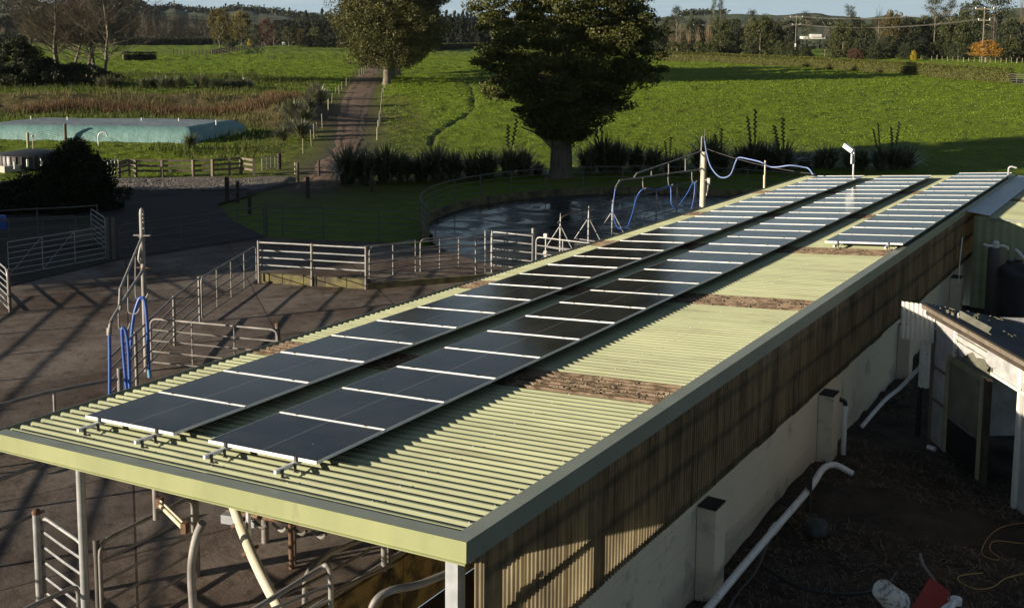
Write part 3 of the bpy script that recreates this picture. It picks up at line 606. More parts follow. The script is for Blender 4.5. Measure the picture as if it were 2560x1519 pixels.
# ------------------------------------------------------------------ second roof and yard behind
b2 = thing('lean_to_shed', 'second green ribbed roof with moss band joining the far right side of the shed', 'shed', (-5, 31.2, 0))
F2 = V(2460, 533, 3.5)[1]
def r2(x): return 3.52 - .02 * (x + 5.0)
yv = F2; k = 0
while yv < 41.0:
    moss = 34.5 < yv < 34.9 + .5
    if k == 5: mb, yv = ribbed(yv, yv + .58, -4.62, 4.6, r2); mb.build('mossy_sheet', M['moss'], b2)
    else: mb, yv = ribbed(yv, yv + .72, -4.62, 4.6, r2); mb.build('roof_sheet', M['green'], b2)
    k += 1
mb = MB(); mb.add([(-5.17, F2 - .02, 3.60), (-4.55, F2 - .02, r2(-4.55) + .02), (-4.55, 41.4, r2(-4.55) + .02), (-5.17, 41.4, 3.60)], [(0, 1, 2, 3)]); mb.build('valley_flashing', M['rhs'], b2)
mb = MB(); vs = []
for i in range(90):
    xx = -4.95 + i * .107; vs += [(xx, F2 + .02 - (.02 if i % 2 else 0), 0.9), (xx, F2 + .02 - (.02 if i % 2 else 0), r2(xx) - .03)]
mb.add(vs, [(2 * i, 2 * i + 2, 2 * i + 3, 2 * i + 1) for i in range(89)]); mb.build('front_cladding', M['green'], b2)
mb = MB(); mb.beam((-4.62, F2 - .04, r2(-4.62) - .05), (4.6, F2 - .04, r2(4.6) - .05), .04, .06); mb.build('barge_board', M['green_dark'], b2)
vp = D(2460, 470, 36); vpt = thing('roof_vent_pipe', 'short bent grey vent pipe standing on the far green roof', 'vent pipe', vp)
mb = MB(); zb = r2(vp[0]); mb.tube([(vp[0], vp[1], zb), (vp[0], vp[1], zb + .45)] + rounded((vp[0], vp[1], zb + .45), (vp[0], vp[1], zb + .58), (vp[0] + .2, vp[1], zb + .6), .1) + [(vp[0] + .25, vp[1], zb + .55)], .035, 8); mb.build('pipe', M['galv_bright'], vpt)

# ------------------------------------------------------------------ pipe fences and gates
def at_h(p, h): return (p[0], p[1], p[2] + h if len(p) > 2 else h)
def fence(name, label, cat, pts, rails, post_h=1.32, spacing=2.2, r=.024, pr=.03, mr='galv', mpst='galv', group=None, posts=None, wob=.008, ends=True):
    pts = [Vector((p[0], p[1], p[2] if len(p) > 2 else 0)) for p in pts]
    o = thing(name, label, cat, pts[0], group)
    for h in rails:
        P = []
        for a, b_ in zip(pts[:-1], pts[1:]):
            n = max(2, int((b_ - a).length / 1.1))
            for i in range(n): P.append(a.lerp(b_, i / n) + Vector((0, 0, h + rnd.uniform(-wob, wob))))
        P.append(pts[-1] + Vector((0, 0, h)))
        mb = MB(); mb.tube(P, r if h != rails[-1] else r * 1.15, 7); mb.build('rail', M[mr], o)
    if posts is None:
        L_ = [(b_ - a).length for a, b_ in zip(pts[:-1], pts[1:])]; tot = sum(L_); n = max(1, int(round(tot / spacing))); posts = []
        for i in range(n + 1):
            s_ = tot * i / n
            for a, b_, l_ in zip(pts[:-1], pts[1:], L_):
                if s_ <= l_ + 1e-6: posts.append(a.lerp(b_, min(1, s_ / l_))); break
                s_ -= l_
    for p in posts:
        mb = MB(); mb.tube([(p[0], p[1], p[2] if len(p) > 2 else 0), (p[0] + rnd.uniform(-.01, .01), p[1], (p[2] if len(p) > 2 else 0) + post_h)], pr, 9); mb.build('post', M[mpst], o)
    return o
def gate(label, a, b_, h=1.15, bot=.12, nr_=5, ups=2, r=.02, m='galv', diag=False, rc=.18, name='pipe_gate', cat='gate', group=None, both=True, up_m=None):
    a, b_ = Vector((a[0], a[1], a[2] if len(a) > 2 else 0)), Vector((b_[0], b_[1], b_[2] if len(b_) > 2 else 0)); o = thing(name, label, cat, a, group)
    up = Vector((0, 0, 1)); A, B, C_, D_ = a + up * bot, a + up * h, b_ + up * h, b_ + up * bot
    P = [A] + [Vector(p) for p in rounded(A, B, C_, rc)] + ([Vector(p) for p in rounded(B, C_, D_, rc)] if both else [C_]) + [D_]
    mb = MB(); mb.tube(P, r * 1.15, 8); mb.build('frame', M[m], o)
    for i in range(nr_ - 1):
        z = bot + (h - bot) * i / (nr_ - 1); mb = MB(); mb.tube([a + up * z, (a + b_) / 2 + up * (z + rnd.uniform(-.01, .01)), b_ + up * z], r * .85, 6); mb.build('rail', M[m], o)
    for i in range(1, ups + 1):
        p = a.lerp(b_, i / (ups + 1)); mb = MB(); mb.beam(p + up * bot, p + up * h, .03, .012) if False else mb.tube([p + up * bot, p + up * h], r * .9, 6); mb.build('upright', M[up_m or m], o)
    if diag:
        for i in range(ups):
            p = a.lerp(b_, (i + 1) / (ups + 1)); q_ = a.lerp(b_, (i + 2) / (ups + 1) if i + 2 <= ups + 1 else 1); mb = MB(); mb.tube([p + up * bot, q_ + up * h] if diag == 2 else [p + up * h, q_ + up * bot], r * .6, 6); mb.build('brace', M[m], o)
    return o
def bollard(label, p, h, r=.05, m='galv', cap=None, name='pipe_post', cat='post'):
    o = thing(name, label, cat, p); mb = MB(); mb.tube([p, at_h(p, h)], r, 14); mb.build('tube', M[m], o)
    if cap: mb = MB(); mb.lathe((p[0], p[1], p[2] + h - .01), [(r * 1.12, 0), (r * 1.12, .045), (r * .6, .07)], 14); mb.build('cap', M[cap], o)
    return o
R5 = [.26, .52, .79, 1.05, 1.31]
fence('yard_fence', 'pipe rail fence running from the blue hose pole up to the tall mid post', 'fence', [V(270, 1020), V(335, 946), V(427, 843), V(489, 787)], R5, 1.36, posts=[V(335, 946), V(427, 843), V(489, 787)], pr=.04)
g = gate('long pipe gate with five rails and a small jockey wheel beside the mossy kerb', V(494, 785), V(627, 692), 1.3, .10, 5, 3, .022)
wp = V(624, 694); mb = MB(); mb.tube([at_h(wp, .45), at_h(wp, .12)], .014, 6); mb.build('wheel_stem', M['galv_dark'], g)
mb = MB(); mb.lathe((0, 0, 0), [(.03, 0), (.09, .01), (.09, .045), (.03, .055)], 14); wh = mb.build('wheel', M['black'], g); wh.matrix_parent_inverse = Matrix(); wh.location = Vector(wp) - g.location + Vector((0, 0, .09)); wh.rotation_euler = (R(90), 0, R(30))
ka, kb = V(633, 690), V(894, 706)
pen = fence('pen_fence', 'pipe rail fence standing on the mossy concrete kerb', 'fence', [ka, kb], [.62, .88, 1.13, 1.40], 1.45, posts=[ka, tuple(Vector(ka).lerp(Vector(kb), .5)), kb], pr=.045, r=.026, mr='galv_bright')
kerb = thing('concrete_kerb', 'mossy low concrete kerb under the pipe rail pen fence', 'kerb', ka)
dv = (Vector(kb) - Vector(ka)); n = 5
for i in range(n):
    a = Vector(ka) + dv * (i / n + .003) + Vector((.04, .12, .16)); b_ = Vector(ka) + dv * ((i + 1) / n - .003) + Vector((.04, .12, .16 + rnd.uniform(-.01, .01))); mb = MB(); mb.beam(a, b_, .17, .32); mb.build('kerb_block', M['moss_kerb'], kerb)
k2 = thing('concrete_nib', 'dark low concrete nib running right from the pen corner post', 'kerb', kb)
mb = MB(); mb.beam(at_h(V(897, 706), .1), at_h(V(1330, 672), .1), .15, .22); mb.build('nib', M['moss_kerb'], k2)
gate('first swing gate right of the pen corner post, four curved rails', V(903, 703), V(1015, 682), 1.38, .25, 5, 1, .022, both=False, up_m='galv_bright')
gate('second swing gate right of the pen corner, between two leaning posts', V(1027, 680), V(1120, 669), 1.38, .25, 5, 1, .022, both=False)
fence('race_fence', 'long level pipe rails passing behind the swing gates towards the roof', 'fence', [V(880, 703), V(1162, 676), V(1305, 664)], [.5, .82, 1.12, 1.4], 1.42, posts=[V(1162, 676)], r=.02)
bollard('stout pipe post beside the roof edge where the race gates meet', V(1301, 664), 1.6, .055, 'galv_bright')
gate('bright pipe gate slanting down to the stout post by the roof', V(1200, 660), V(1300, 672), 1.42, .2, 5, 0, .026, 'galv_bright', both=False)
gate('rounded bright gate half hidden behind the roof edge, right of the stout post', V(1309, 672), V(1440, 690), 1.38, .2, 5, 1, .026, 'galv_bright', both=False)
fence('race_posts', 'pair of slim bent steel posts left of the slanting bright gate', 'posts', [V(1185, 668), V(1201, 668)], [.02], 1.55, posts=[V(1185, 668), V(1201, 668)], mpst='galv_bright', pr=.03)
# backing gate with A frames along the round yard
bgx = -20.7; bg_ = thing('backing_gate', 'long backing gate of dark rails with triangular braces inside the round yard', 'gate', (bgx, 35.4, 0))
for h, rr_ in ((1.42, .032), (1.0, .02), (.62, .02), (.3, .02)):
    mb = MB(); P = [(bgx - .05, 35.2, h - .25), (bgx, 35.5, h - .04), (bgx, 35.9, h)] if h > 1.3 else [(bgx, 35.2, h)]
    mb.tube(P + [(bgx, yv, h + rnd.uniform(-.02, .02)) for yv in np.arange(37, 52, 2.)], rr_, 7); mb.build('rail', M['galv_dark'], bg_)
for yv in (35.3, 37.6, 39.7, 41.8, 44.1, 46.4, 48.7):
    mb = MB(); mb.tube([(bgx, yv, .02), (bgx, yv, 1.1)], .04, 7); mb.tube([(bgx, yv, 1.1), (bgx, yv, 1.55)], .04, 7, r2=.01); mb.build('upright', M['galv_bright'], bg_)
    for s in (-1, 1):
        mb = MB(); mb.tube([(bgx + s * .04, yv, 1.0), (bgx + s * .62, yv - .05, .12)], .02, 6); mb.build('brace', M['galv_bright'], bg_)
    mb = MB(); mb.tube([(bgx - .62, yv, .12), (bgx + .62, yv - .05, .10)], .02, 6); mb.build('foot_bar', M['galv_bright'], bg_)
mt = thing('drive_unit', 'small white geared drive unit low down among the race gates', 'machine', V(1335, 660))
q_ = V(1332, 663); mb = MB(); mb.box(at_h(q_, .35), (.3, .25, .3), .4); mb.box(at_h(q_, .6), (.12, .12, .3), .2, Matrix.Rotation(.5, 4, 'X')); mb.build('housing', M['white'], mt); mb = MB(); mb.tube([at_h(q_, .4), at_h(q_, 1.3)], .02, 6); mb.box(at_h(q_, 1.33), (.13, .1, .12)); mb.build('sensor_stem', M['white'], mt)
# round yard fence and kerb wall
ry = thing('round_yard_fence', 'curved pipe rail fence around the wet round yard', 'fence', (RC[0] - RR_, RC[1], 0))
arc = np.linspace(R(232), R(20), 60)
for h in (.62, .92, 1.2, 1.5):
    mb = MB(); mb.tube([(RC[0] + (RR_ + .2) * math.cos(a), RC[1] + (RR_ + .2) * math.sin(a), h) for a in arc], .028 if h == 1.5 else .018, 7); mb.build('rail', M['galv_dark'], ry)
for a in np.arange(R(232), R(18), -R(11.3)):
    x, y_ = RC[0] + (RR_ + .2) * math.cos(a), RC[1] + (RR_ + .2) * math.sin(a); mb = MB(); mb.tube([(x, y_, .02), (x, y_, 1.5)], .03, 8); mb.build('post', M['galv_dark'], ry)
kw = thing('round_kerb_wall', 'low dark curved concrete wall around the foot of the round yard', 'wall', (RC[0] - RR_, RC[1], 0))
arc2 = np.linspace(R(232), R(10), 31)
for a0, a1 in zip(arc2[:-1], arc2[1:]):
    mb = MB(); P = []
    for a in np.linspace(a0, a1 + .004, 4):
        for rr_ in (RR_ + .02, RR_ + .18): P.append((RC[0] + rr_ * math.cos(a), RC[1] + rr_ * math.sin(a)))
    vs = [(x, y_, z) for (x, y_) in P for z in (0.0, .38)]; fs = []
    for i in range(3):
        o = i * 4; fs += [(o, o + 1, o + 5, o + 4), (o + 2, o + 6, o + 7, o + 3), (o + 1, o + 3, o + 7, o + 5)]
    mb.add(vs, fs); mb.build('wall_segment', M['moss_kerb'], kw)
# fences and gates in the shade
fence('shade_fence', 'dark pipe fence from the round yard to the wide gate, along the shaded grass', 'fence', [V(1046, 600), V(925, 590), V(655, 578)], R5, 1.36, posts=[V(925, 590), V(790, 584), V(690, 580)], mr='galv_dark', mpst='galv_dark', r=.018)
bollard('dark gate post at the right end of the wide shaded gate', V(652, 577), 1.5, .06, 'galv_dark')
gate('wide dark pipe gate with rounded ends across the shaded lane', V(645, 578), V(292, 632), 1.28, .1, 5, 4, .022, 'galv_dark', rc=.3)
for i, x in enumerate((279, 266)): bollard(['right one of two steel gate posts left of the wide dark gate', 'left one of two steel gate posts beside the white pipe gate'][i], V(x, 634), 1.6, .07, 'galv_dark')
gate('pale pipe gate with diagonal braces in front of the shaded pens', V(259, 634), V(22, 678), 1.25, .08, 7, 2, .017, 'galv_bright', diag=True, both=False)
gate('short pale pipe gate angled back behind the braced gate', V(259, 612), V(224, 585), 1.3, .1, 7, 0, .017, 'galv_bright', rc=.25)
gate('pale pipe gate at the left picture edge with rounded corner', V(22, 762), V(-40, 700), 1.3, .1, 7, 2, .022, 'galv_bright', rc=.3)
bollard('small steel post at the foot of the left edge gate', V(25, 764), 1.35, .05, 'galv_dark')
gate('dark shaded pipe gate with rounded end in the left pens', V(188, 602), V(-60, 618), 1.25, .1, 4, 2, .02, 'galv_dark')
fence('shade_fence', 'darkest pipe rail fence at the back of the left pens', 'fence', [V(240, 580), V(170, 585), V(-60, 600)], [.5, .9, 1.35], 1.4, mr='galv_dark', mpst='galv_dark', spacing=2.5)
dr = thing('steel_drum', 'dark open drum standing in the shaded left pen', 'drum', V(200, 600)); mb = MB(); mb.lathe(V(200, 600), [(.42, 0), (.43, .3), (.44, .32), (.43, .34), (.43, .8), (.40, .8), (.38, .1)], 20); mb.build('shell', M['galv_dark'], dr)
# lower left fences
fence('yard_fence', 'two rail pipe fence coming in from the left edge below the pole', 'fence', [V(292, 1075), V(120, 1115), V(-120, 1190)], [.35, .8, 1.3], 1.3, posts=[V(138, 1111), V(-30, 1160)], r=.03)
gp_ = V(297, 1052); bollard('rusty topped pipe post at the right end of the two rail fence', gp_, 1.36, .055, 'galv')
fence('yard_fence', 'pipe fence crossing under the low roof corner from the left edge', 'fence', [V(-120, 1420), V(60, 1340), V(110, 1318)], [.5, 1.3], 1.3, r=.03, posts=[])
bollard('pipe post with rust brown cap in front of the low roof corner', V(98, 1467), 1.34, .055, 'galv_bright', 'rust')
gate('narrow bright gate with rounded top between the capped post and the roof post', V(110, 1462), V(214, 1545), 1.28, .12, 6, 0, .024, 'galv_bright', rc=.22)
gate('dark pipe gate crossing the bottom left corner', V(200, 1660), V(-60, 1800), 1.28, .1, 5, 0, .026, 'galv', rc=.12)
bollard('dark hinge post right of the front roof post', V(243, 1540), 1.33, .045, 'galv_dark')
g = gate('wide dark gate with five rails under the front of the roof', V(251, 1542), V(476, 1410), 1.3, .12, 5, 0, .026, 'galv', rc=.2)
fence('yard_fence', 'pipe rail fence standing outside the left picture edge, seen by its striped shadow', 'fence', [(-20.5, 2.2, 0), (-26, 8, 0), (-33, 16, 0)], R5, 1.36, pr=.04, r=.022)
fence('yard_fence', 'nearer pipe rail fence outside the left picture edge, seen by its shadow', 'fence', [(-12.5, 1.0, 0), (-17, 5.0, 0), (-22, 9.8, 0)], R5, 1.36, pr=.04, r=.022)
# air ram
ra_, rb_ = D(390, 1226, 13.6), D(452, 1287, 12.6)
rm = thing('air_ram', 'cream pneumatic gate ram slung between two posts under the roof', 'ram', ra_)
for s in (-1, 1):
    mb = MB(); o = Vector((.0, .0, .035 * s)); mb.tube([Vector(ra_) + o, Vector(rb_) + o], .026 if s < 0 else .014, 10); mb.build('cylinder', M['cream_pipe'], rm)
for p in (ra_, rb_): mb = MB(); mb.box(p, (.07, .09, .13), .3); mb.build('bracket', M['rust'], rm)
hp = V(370, 1290)
mb = MB(); mb.tube([(ra_[0] - .08, ra_[1], ra_[2] - .25), (ra_[0] - .08, ra_[1], rz(ra_[0], -.2))], .04, 10); mb.build('hanger', M['galv'], rm)
# curved pale post
cp_ = [D(478, 1560, 11.2), D(468, 1420, 11.2), D(470, 1360, 11.2), D(480, 1310, 11.2), D(494, 1276, 11.15)]
cpt = thing('curved_post', 'pale bowed pipe post in front of the wide under roof gate', 'post', cp_[0]); mb = MB(); mb.tube(catmull(cp_), .045, 12); mb.build('tube', M['galv'], cpt)
# diagonal brace pipe
dp = [D(560, 1205, 12.15), D(590, 1290, 11.6), D(632, 1390, 11.0), D(700, 1520, 10.2)]
dpt = thing('brace_pipe', 'thick cream pipe slanting down from the front fascia', 'pipe', dp[0]); mb = MB(); mb.tube(catmull(dp), .055, 14); mb.build('tube', M['cream_pipe'], dpt)
for p in ((584, 1275, 11.7), (611, 1343, 11.3)): c_ = D(*p); mb = MB(); mb.box(c_, (.14, .14, .03), .3, Matrix.Rotation(-.45, 4, 'Y')); mb.build('band', M['rust'], dpt)
mb = MB(); c_ = D(608, 1340, 11.7); mb.tube([c_, (c_[0], c_[1], rz(c_[0], -.1))], .028, 4); mb.build('drop_bar', M['rhs'], dpt)
# bails further in
def arch(label, P, r, m='galv', name='bail_pipe'):
    o = thing(name, label, 'stall pipe', P[0]); mb = MB(); mb.tube(catmull(P, 7), r, 10); mb.build('tube', M[m], o); return o
arch('tall curved stall pipe bending away under the front fascia', [D(745, 1560, 11.3), D(745, 1440, 11.3), D(752, 1400, 11.3), D(790, 1360, 11.6), D(840, 1335, 12.3), D(900, 1310, 13)], .032)
o = arch('low looped stall rail with a rounded end, below the curved pipe', [D(560, 1525, 9.8), D(700, 1438, 10.3), D(780, 1388, 10.6), D(797, 1380, 10.6), D(806, 1395, 10.6), D(808, 1440, 10.6), D(808, 1570, 10.6)], .027)
for dy in (32, 70):
    mb = MB(); mb.tube([D(640, 1455 + dy * 1.3, 10.1), D(807, 1393 + dy, 10.6)], .018, 7); mb.build('lower_rail', M['galv'], o)
arch('thick curved stall pipe at the corner post end of the front', [D(905, 1560, 9.6), D(905, 1500, 9.6), D(920, 1462, 9.6), D(958, 1440, 9.7), D(1020, 1427, 9.9), D(1090, 1400, 10.1)], .036)
for (x, yt, yb, mm_, r_, lb) in ((648, 1280, 1323, 'galv', .06, 'short stout post deep under the roof, left of the twin posts'), (712, 1270, 1387, 'rust', .04, 'rusty one of the twin posts in the middle under the roof'), (720, 1275, 1375, 'galv_dark', .03, 'dark one of the twin posts in the middle under the roof'), (938, 1330, 1392, 'galv', .045, 'pale post on the pit edge near the corner post'), (950, 1335, 1384, 'galv_dark', .03, 'thin dark post on the pit edge behind the pale post')):
    p = V(x, yb, .0); bollard(lb, p, 2.0 if x > 900 else 1.9, r_, mm_)
bb = thing('breast_rail', 'rusty horizontal breast rail with feed levers deep under the roof', 'rail', V(560, 1330))
mb = MB(); mb.tube([D(555, 1248, 14.5), D(800, 1290, 13)], .03, 8); mb.build('rail', M['rust'], bb)
for i in range(5):
    x = 570 + i * 48; mb = MB(); mb.tube(catmull([D(x, 1262 + i * 8, 14), D(x + 22, 1280 + i * 8, 13.8), D(x + 34, 1272 + i * 8, 13.7)]), .022, 7); mb.build('lever', M['galv_dark'] if i % 2 else M['galv'], bb)
mb = MB(); mb.box(D(585, 1268, 14.2), (.5, .12, .12), .3); mb.build('beam', M['rhs'], bb)
arch('long straight stall rail crossing the bottom centre under the roof', [D(480, 1600, 9.6), D(640, 1530, 10.4), D(800, 1450, 11.6), D(960, 1378, 13.4)], .022, 'galv_dark')
arch('high thin stall rail running back from the curved pipe', [D(640, 1478, 10.6), D(780, 1410, 11.2), D(905, 1340, 12.6)], .018, 'galv_dark')
# hose pole left
pb = V(358, 906); pole = thing('hose_pole', 'tall pale pole with two boom pipes and hanging hose hooks at the left yard fence', 'pole', pb)
top = 4.1; mb = MB(); mb.tube([pb, at_h(pb, 3.95)], .062, 14); mb.tube([at_h(pb, 3.95), at_h(pb, 4.05), at_h(pb, 4.1)], [.062, .05, .01], 14); mb.build('mast', M['galv'], pole)
for h in (3.42, 2.62): mb = MB(); mb.box(at_h(pb, h), (.42, .10, .025), .5); mb.box(at_h(pb, h - .03), (.10, .2, .02), .5); mb.build('plate', M['rust' if h < 3 else 'galv'], pole)
for h in (3.95, 3.85, 3.75, 3.6): mb = MB(); mb.box(at_h((pb[0] + .075, pb[1] - .02, 0), h), (.02, .02, .03)); mb.build('bolt', M['galv_bright'], pole)
uA, uB = V(348, 576, 3.37), V(294, 706, 3.37); lA, lB = V(350, 655, 2.66), V(277, 775, 2.75)
mb = MB(); mb.tube([uA, uB] + rounded(uB, (uB[0], uB[1], 3.0), lB, .05)[1:] , .03, 9); mb.tube([uB, V(292, 745, 3.1)], .03, 9); mb.build('upper_boom', M['galv'], pole)
mb = MB(); mb.tube(catmull([at_h(pb, 3.3), (pb[0] + .0, pb[1] - .12, 2.85), lA, tuple(Vector(lA).lerp(Vector(lB), .5)), lB, V(270, 792, 2.66), V(267, 812, 2.5)], 5), .036, 10); mb.build('lower_boom', M['galv'], pole)
def hook(x0, y0, y1, x1, y2, d, par, m='galv', r=.016):
    P = [D(x0, y0, d), D(x0, y1 - 12, d), D(x0 + (x1 - x0) * .2, y1 - 2, d), D((x0 + x1) / 2, y1 + 1, d), D(x0 + (x1 - x0) * .8, y1 - 3, d), D(x1, y2, d)]
    mb = MB(); mb.tube(catmull(P, 5), r, 7); mb.build('hook', M[m], par)
dpo = depth(pb)
hook(331, 625, 730, 362, 717, dpo - 1.0, pole); hook(313, 668, 766, 341, 753, dpo - 2.6, pole); hook(290, 742, 806, 318, 788, dpo - 4.6, pole)
dn = dpo - 5.6
ho = thing('blue_hose', 'straight blue hose hanging from the outer end of the pole boom', 'hose', D(268, 960, dn)); mb = MB(); mb.tube(catmull([D(267, 808, dn), D(268, 880, dn), D(268, 1010, dn)]), .033, 10); mb.build('tube', M['blue'], ho); mb = MB(); mb.tube([D(267, 800, dn), D(267, 818, dn)], .052, 10); mb.build('hose_clamp', M['galv'], ho)
dn = dpo - 4.6
ho = thing('blue_hose', 'double looped blue hose over the lowest hook of the boom', 'hose', D(310, 960, dn)); mb = MB(); mb.tube(catmull([D(312, 985, dn), D(303, 880, dn), D(298, 810, dn), D(302, 801, dn), D(308, 812, dn), D(314, 860, dn), D(318, 985, dn)]), .033, 10); mb.build('tube', M['blue'], ho)
dn = dpo - 1.2
ho = thing('blue_hose', 'long blue hose draped high over the middle hook beside the mast', 'hose', D(320, 960, dn)); mb = MB(); mb.tube(catmull([D(316, 990, dn), D(317, 900, dn), D(324, 790, dn), D(336, 740, dn), D(345, 727, dn), D(354, 737, dn), D(360, 800, dn), D(364, 905, dn)]), .038, 10); mb.build('tube', M['blue'], ho)
mb = MB(); mb.tube([D(364, 903, dn), D(366, 921, dn)], .05, 10); mb.build('hose_end', mat('pale_blue_end', (.12, .32, .5), .4), ho)
gate('pipe gate with rounded ends between the hose pole and the roof edge', V(371, 893), V(680, 925), 1.22, .1, 5, 2, .024, rc=.2)
bollard('short rusty capped pipe post at the right end of the pole gate', V(680, 915), 1.25, .06, 'galv_dark', 'rust')
# round yard pole with booms
rp = D(1716, 495, 46); rp = (rp[0], rp[1], 0.0); rpo = thing('yard_pole', 'tall weathered pole with long booms and hose hooks inside the round yard', 'pole', rp)
mb = MB(); mb.tube([rp, at_h(rp, 3.55)], [.14, .115], 14); mb.build('mast', M['cream_pipe'], rpo)
mb = MB(); mb.tube([D(1711, 420, 45.8), D(1714, 340, 45.8)] + rounded(D(1714, 340, 45.8), D(1714, 334, 45.8), D(1719, 334, 45.8), .05), .035, 8); mb.build('riser', M['galv'], rpo)
mb = MB(); mb.tube([D(1711, 370, 45.8), D(1560, 422, 42.8), D(1556, 423, 42.7), D(1549, 433, 42.6)], .035, 8); mb.build('upper_boom', M['galv'], rpo)
mb = MB(); mb.tube(catmull([D(1714, 372, 45.8), D(1713, 403, 45.8), D(1708, 414, 45.6), D(1640, 423, 44.5), D(1560, 435, 43), D(1518, 440, 42.3), D(1512, 444, 42.2), D(1504, 457, 42)], 5), .035, 8); mb.build('lower_boom', M['galv'], rpo)
for (x, ya, yb, d_) in ((1591, 413, 429, 43.3), (1633, 400, 424, 44.3), (1674, 386, 417, 45)): mb = MB(); mb.tube([D(x, ya, d_), D(x, yb, d_)], .022, 6); mb.build('strut', M['galv'], rpo)
for (x, y0, y1, x1, y2, d_) in ((1570, 435, 462, 1578, 460, 43), (1632, 424, 455, 1644, 450, 44.2), (1690, 418, 448, 1702, 442, 45.3)): hook(x, y0, y1, x1, y2, d_, rpo, r=.022)
mb = MB(); mb.box(D(1731, 443, 45), (.12, .12, .28)); mb.tube([D(1722, 440, 45), D(1736, 440, 45)], .03, 7); mb.tube([D(1729, 452, 45), D(1726, 478, 45)], .035, 7); mb.build('valve', M['cream_pipe'], rpo)
mb = MB(); mb.tube([D(1722, 315, 46), D(1721, 345, 46)], .015, 5); mb.build('spike', M['galv_dark'], rpo)
def hose(label, P, r=.026, m='blue'):
    o = thing('blue_hose', label, 'hose', P[0]); mb = MB(); mb.tube(catmull(P, 7), r, 8); mb.build('tube', M[m], o)
hose('blue hose hanging in a deep loop from the far boom tip to its first hook', [D(1503, 460, 42), D(1498, 500, 42), D(1499, 530, 42), D(1507, 553, 42), D(1520, 560, 42), D(1532, 555, 42.3), D(1545, 520, 42.6), D(1556, 480, 43), D(1573, 461, 43), D(1600, 464, 43.5), D(1625, 458, 44), D(1637, 454, 44.2), D(1639, 475, 44.2), D(1640, 498, 44.2), D(1650, 510, 44.3)])
hose('blue hose hanging in a narrow loop from the hook nearest the yard pole', [D(1660, 500, 45), D(1680, 470, 45.2), D(1692, 447, 45.3), D(1697, 448, 45.3), D(1695, 480, 45.3), D(1688, 515, 45.2)])
hose('pale blue supply hose sagging from the yard pole across to the shed roof', [D(1721, 338, 46), D(1725, 370, 45), D(1735, 405, 44), D(1752, 428, 43), D(1768, 434, 42), D(1785, 425, 41.5), D(1797, 395, 41), D(1805, 385, 41), D(1830, 389, 40.5), D(1858, 396, 40), D(1880, 407, 40), D(1900, 408, 39.8), D(1930, 404, 39.5), D(1960, 408, 39.4), D(1975, 412, 39.3), D(1986, 427, 39)], .026, 'blue_pale')
def wire(label, P, r=.012, m='galv_dark', sag=0.0, name='wire'):
    o = thing(name, label, 'wire', P[0]); a, b_ = Vector(P[0]), Vector(P[-1]); 
    if len(P) == 2: P = [a.lerp(b_, i / 12) - Vector((0, 0, sag * 4 * (i / 12) * (1 - i / 12))) for i in range(13)]
    mb = MB(); mb.tube(P, r, 5); mb.build('strand', M[m], o); return o
wire('thin catenary wire from the yard pole to the roof corner', [D(1722, 362, 46), D(1990, 425, 39.5)], .010, sag=.15)
sp = thing('stub_pole', 'thin steel pole just behind the roof edge holding the pale hose wire', 'pole', D(1867, 470, 40)); mb = MB(); mb.tube([D(1866, 520, 40), D(1867, 428, 40)], .045, 8); mb.tube([D(1868, 428, 40), D(1869, 392, 40)], .03, 8); mb.build('tube', M['cream_pipe'], sp)
gate('small rounded pipe hoop rail at the foot of the yard pole', D(1684, 545, 44)[:2], D(1712, 545, 45)[:2], 1.3, .2, 2, 0, .03, 'galv', rc=.2)
# flood light on the roof
fl = D(2085, 433, 39.5); flo = thing('flood_light', 'floodlight on a slim pole standing behind the far roof edge', 'lamp', (fl[0], fl[1], 1.0))
mb = MB(); mb.tube([(fl[0], fl[1], 1.0), D(2086, 366, 39.5)], .04, 8); mb.tube([D(2080, 400, 39.5), D(2081, 376, 39.5)], .05, 8); mb.build('pole', M['rhs'], flo)
mb = MB(); c_ = D(2073, 362, 39.4); mb.box(c_, (.42, .16, .16), -.3, Matrix.Rotation(.5, 4, 'Y')); mb.build('lamp_head', M['alu'], flo)
# ------------------------------------------------------------------ right side: soil, pipes, litter
m = mat('dark_soil', (.018, .013, .009), .95, 0, c2=(.05, .034, .021), scale=2.2, bump=.9, bscale=9, dist=.06, obj_coord=False)
def SZ(x, y): return .93 + .10 * vnoise(x, y, 1.3, 21) + .05 * vnoise(x, y, .35, 22) + .07 * vnoise(x, y, 4, 23) - .10 * np.exp(-((x + 5.1) / .5) ** 2)
gx_, gy_ = np.meshgrid(np.linspace(WX - .06, 12, 190), np.linspace(-3, 31.6, 340)); gz_ = SZ(gx_, gy_)
ii = np.arange(gx_.size).reshape(gx_.shape); q = np.stack([ii[:-1, :-1], ii[:-1, 1:], ii[1:, 1:], ii[1:, :-1]], -1).reshape(-1, 4)
tag(link('soil_ground', np_mesh('soil_ground', np.stack([gx_, gy_, gz_], -1).reshape(-1, 3), q, m, smooth=True)), kind='structure')
def sz(x, y): return float(SZ(np.array([float(x)]), np.array([float(y)]))[0])
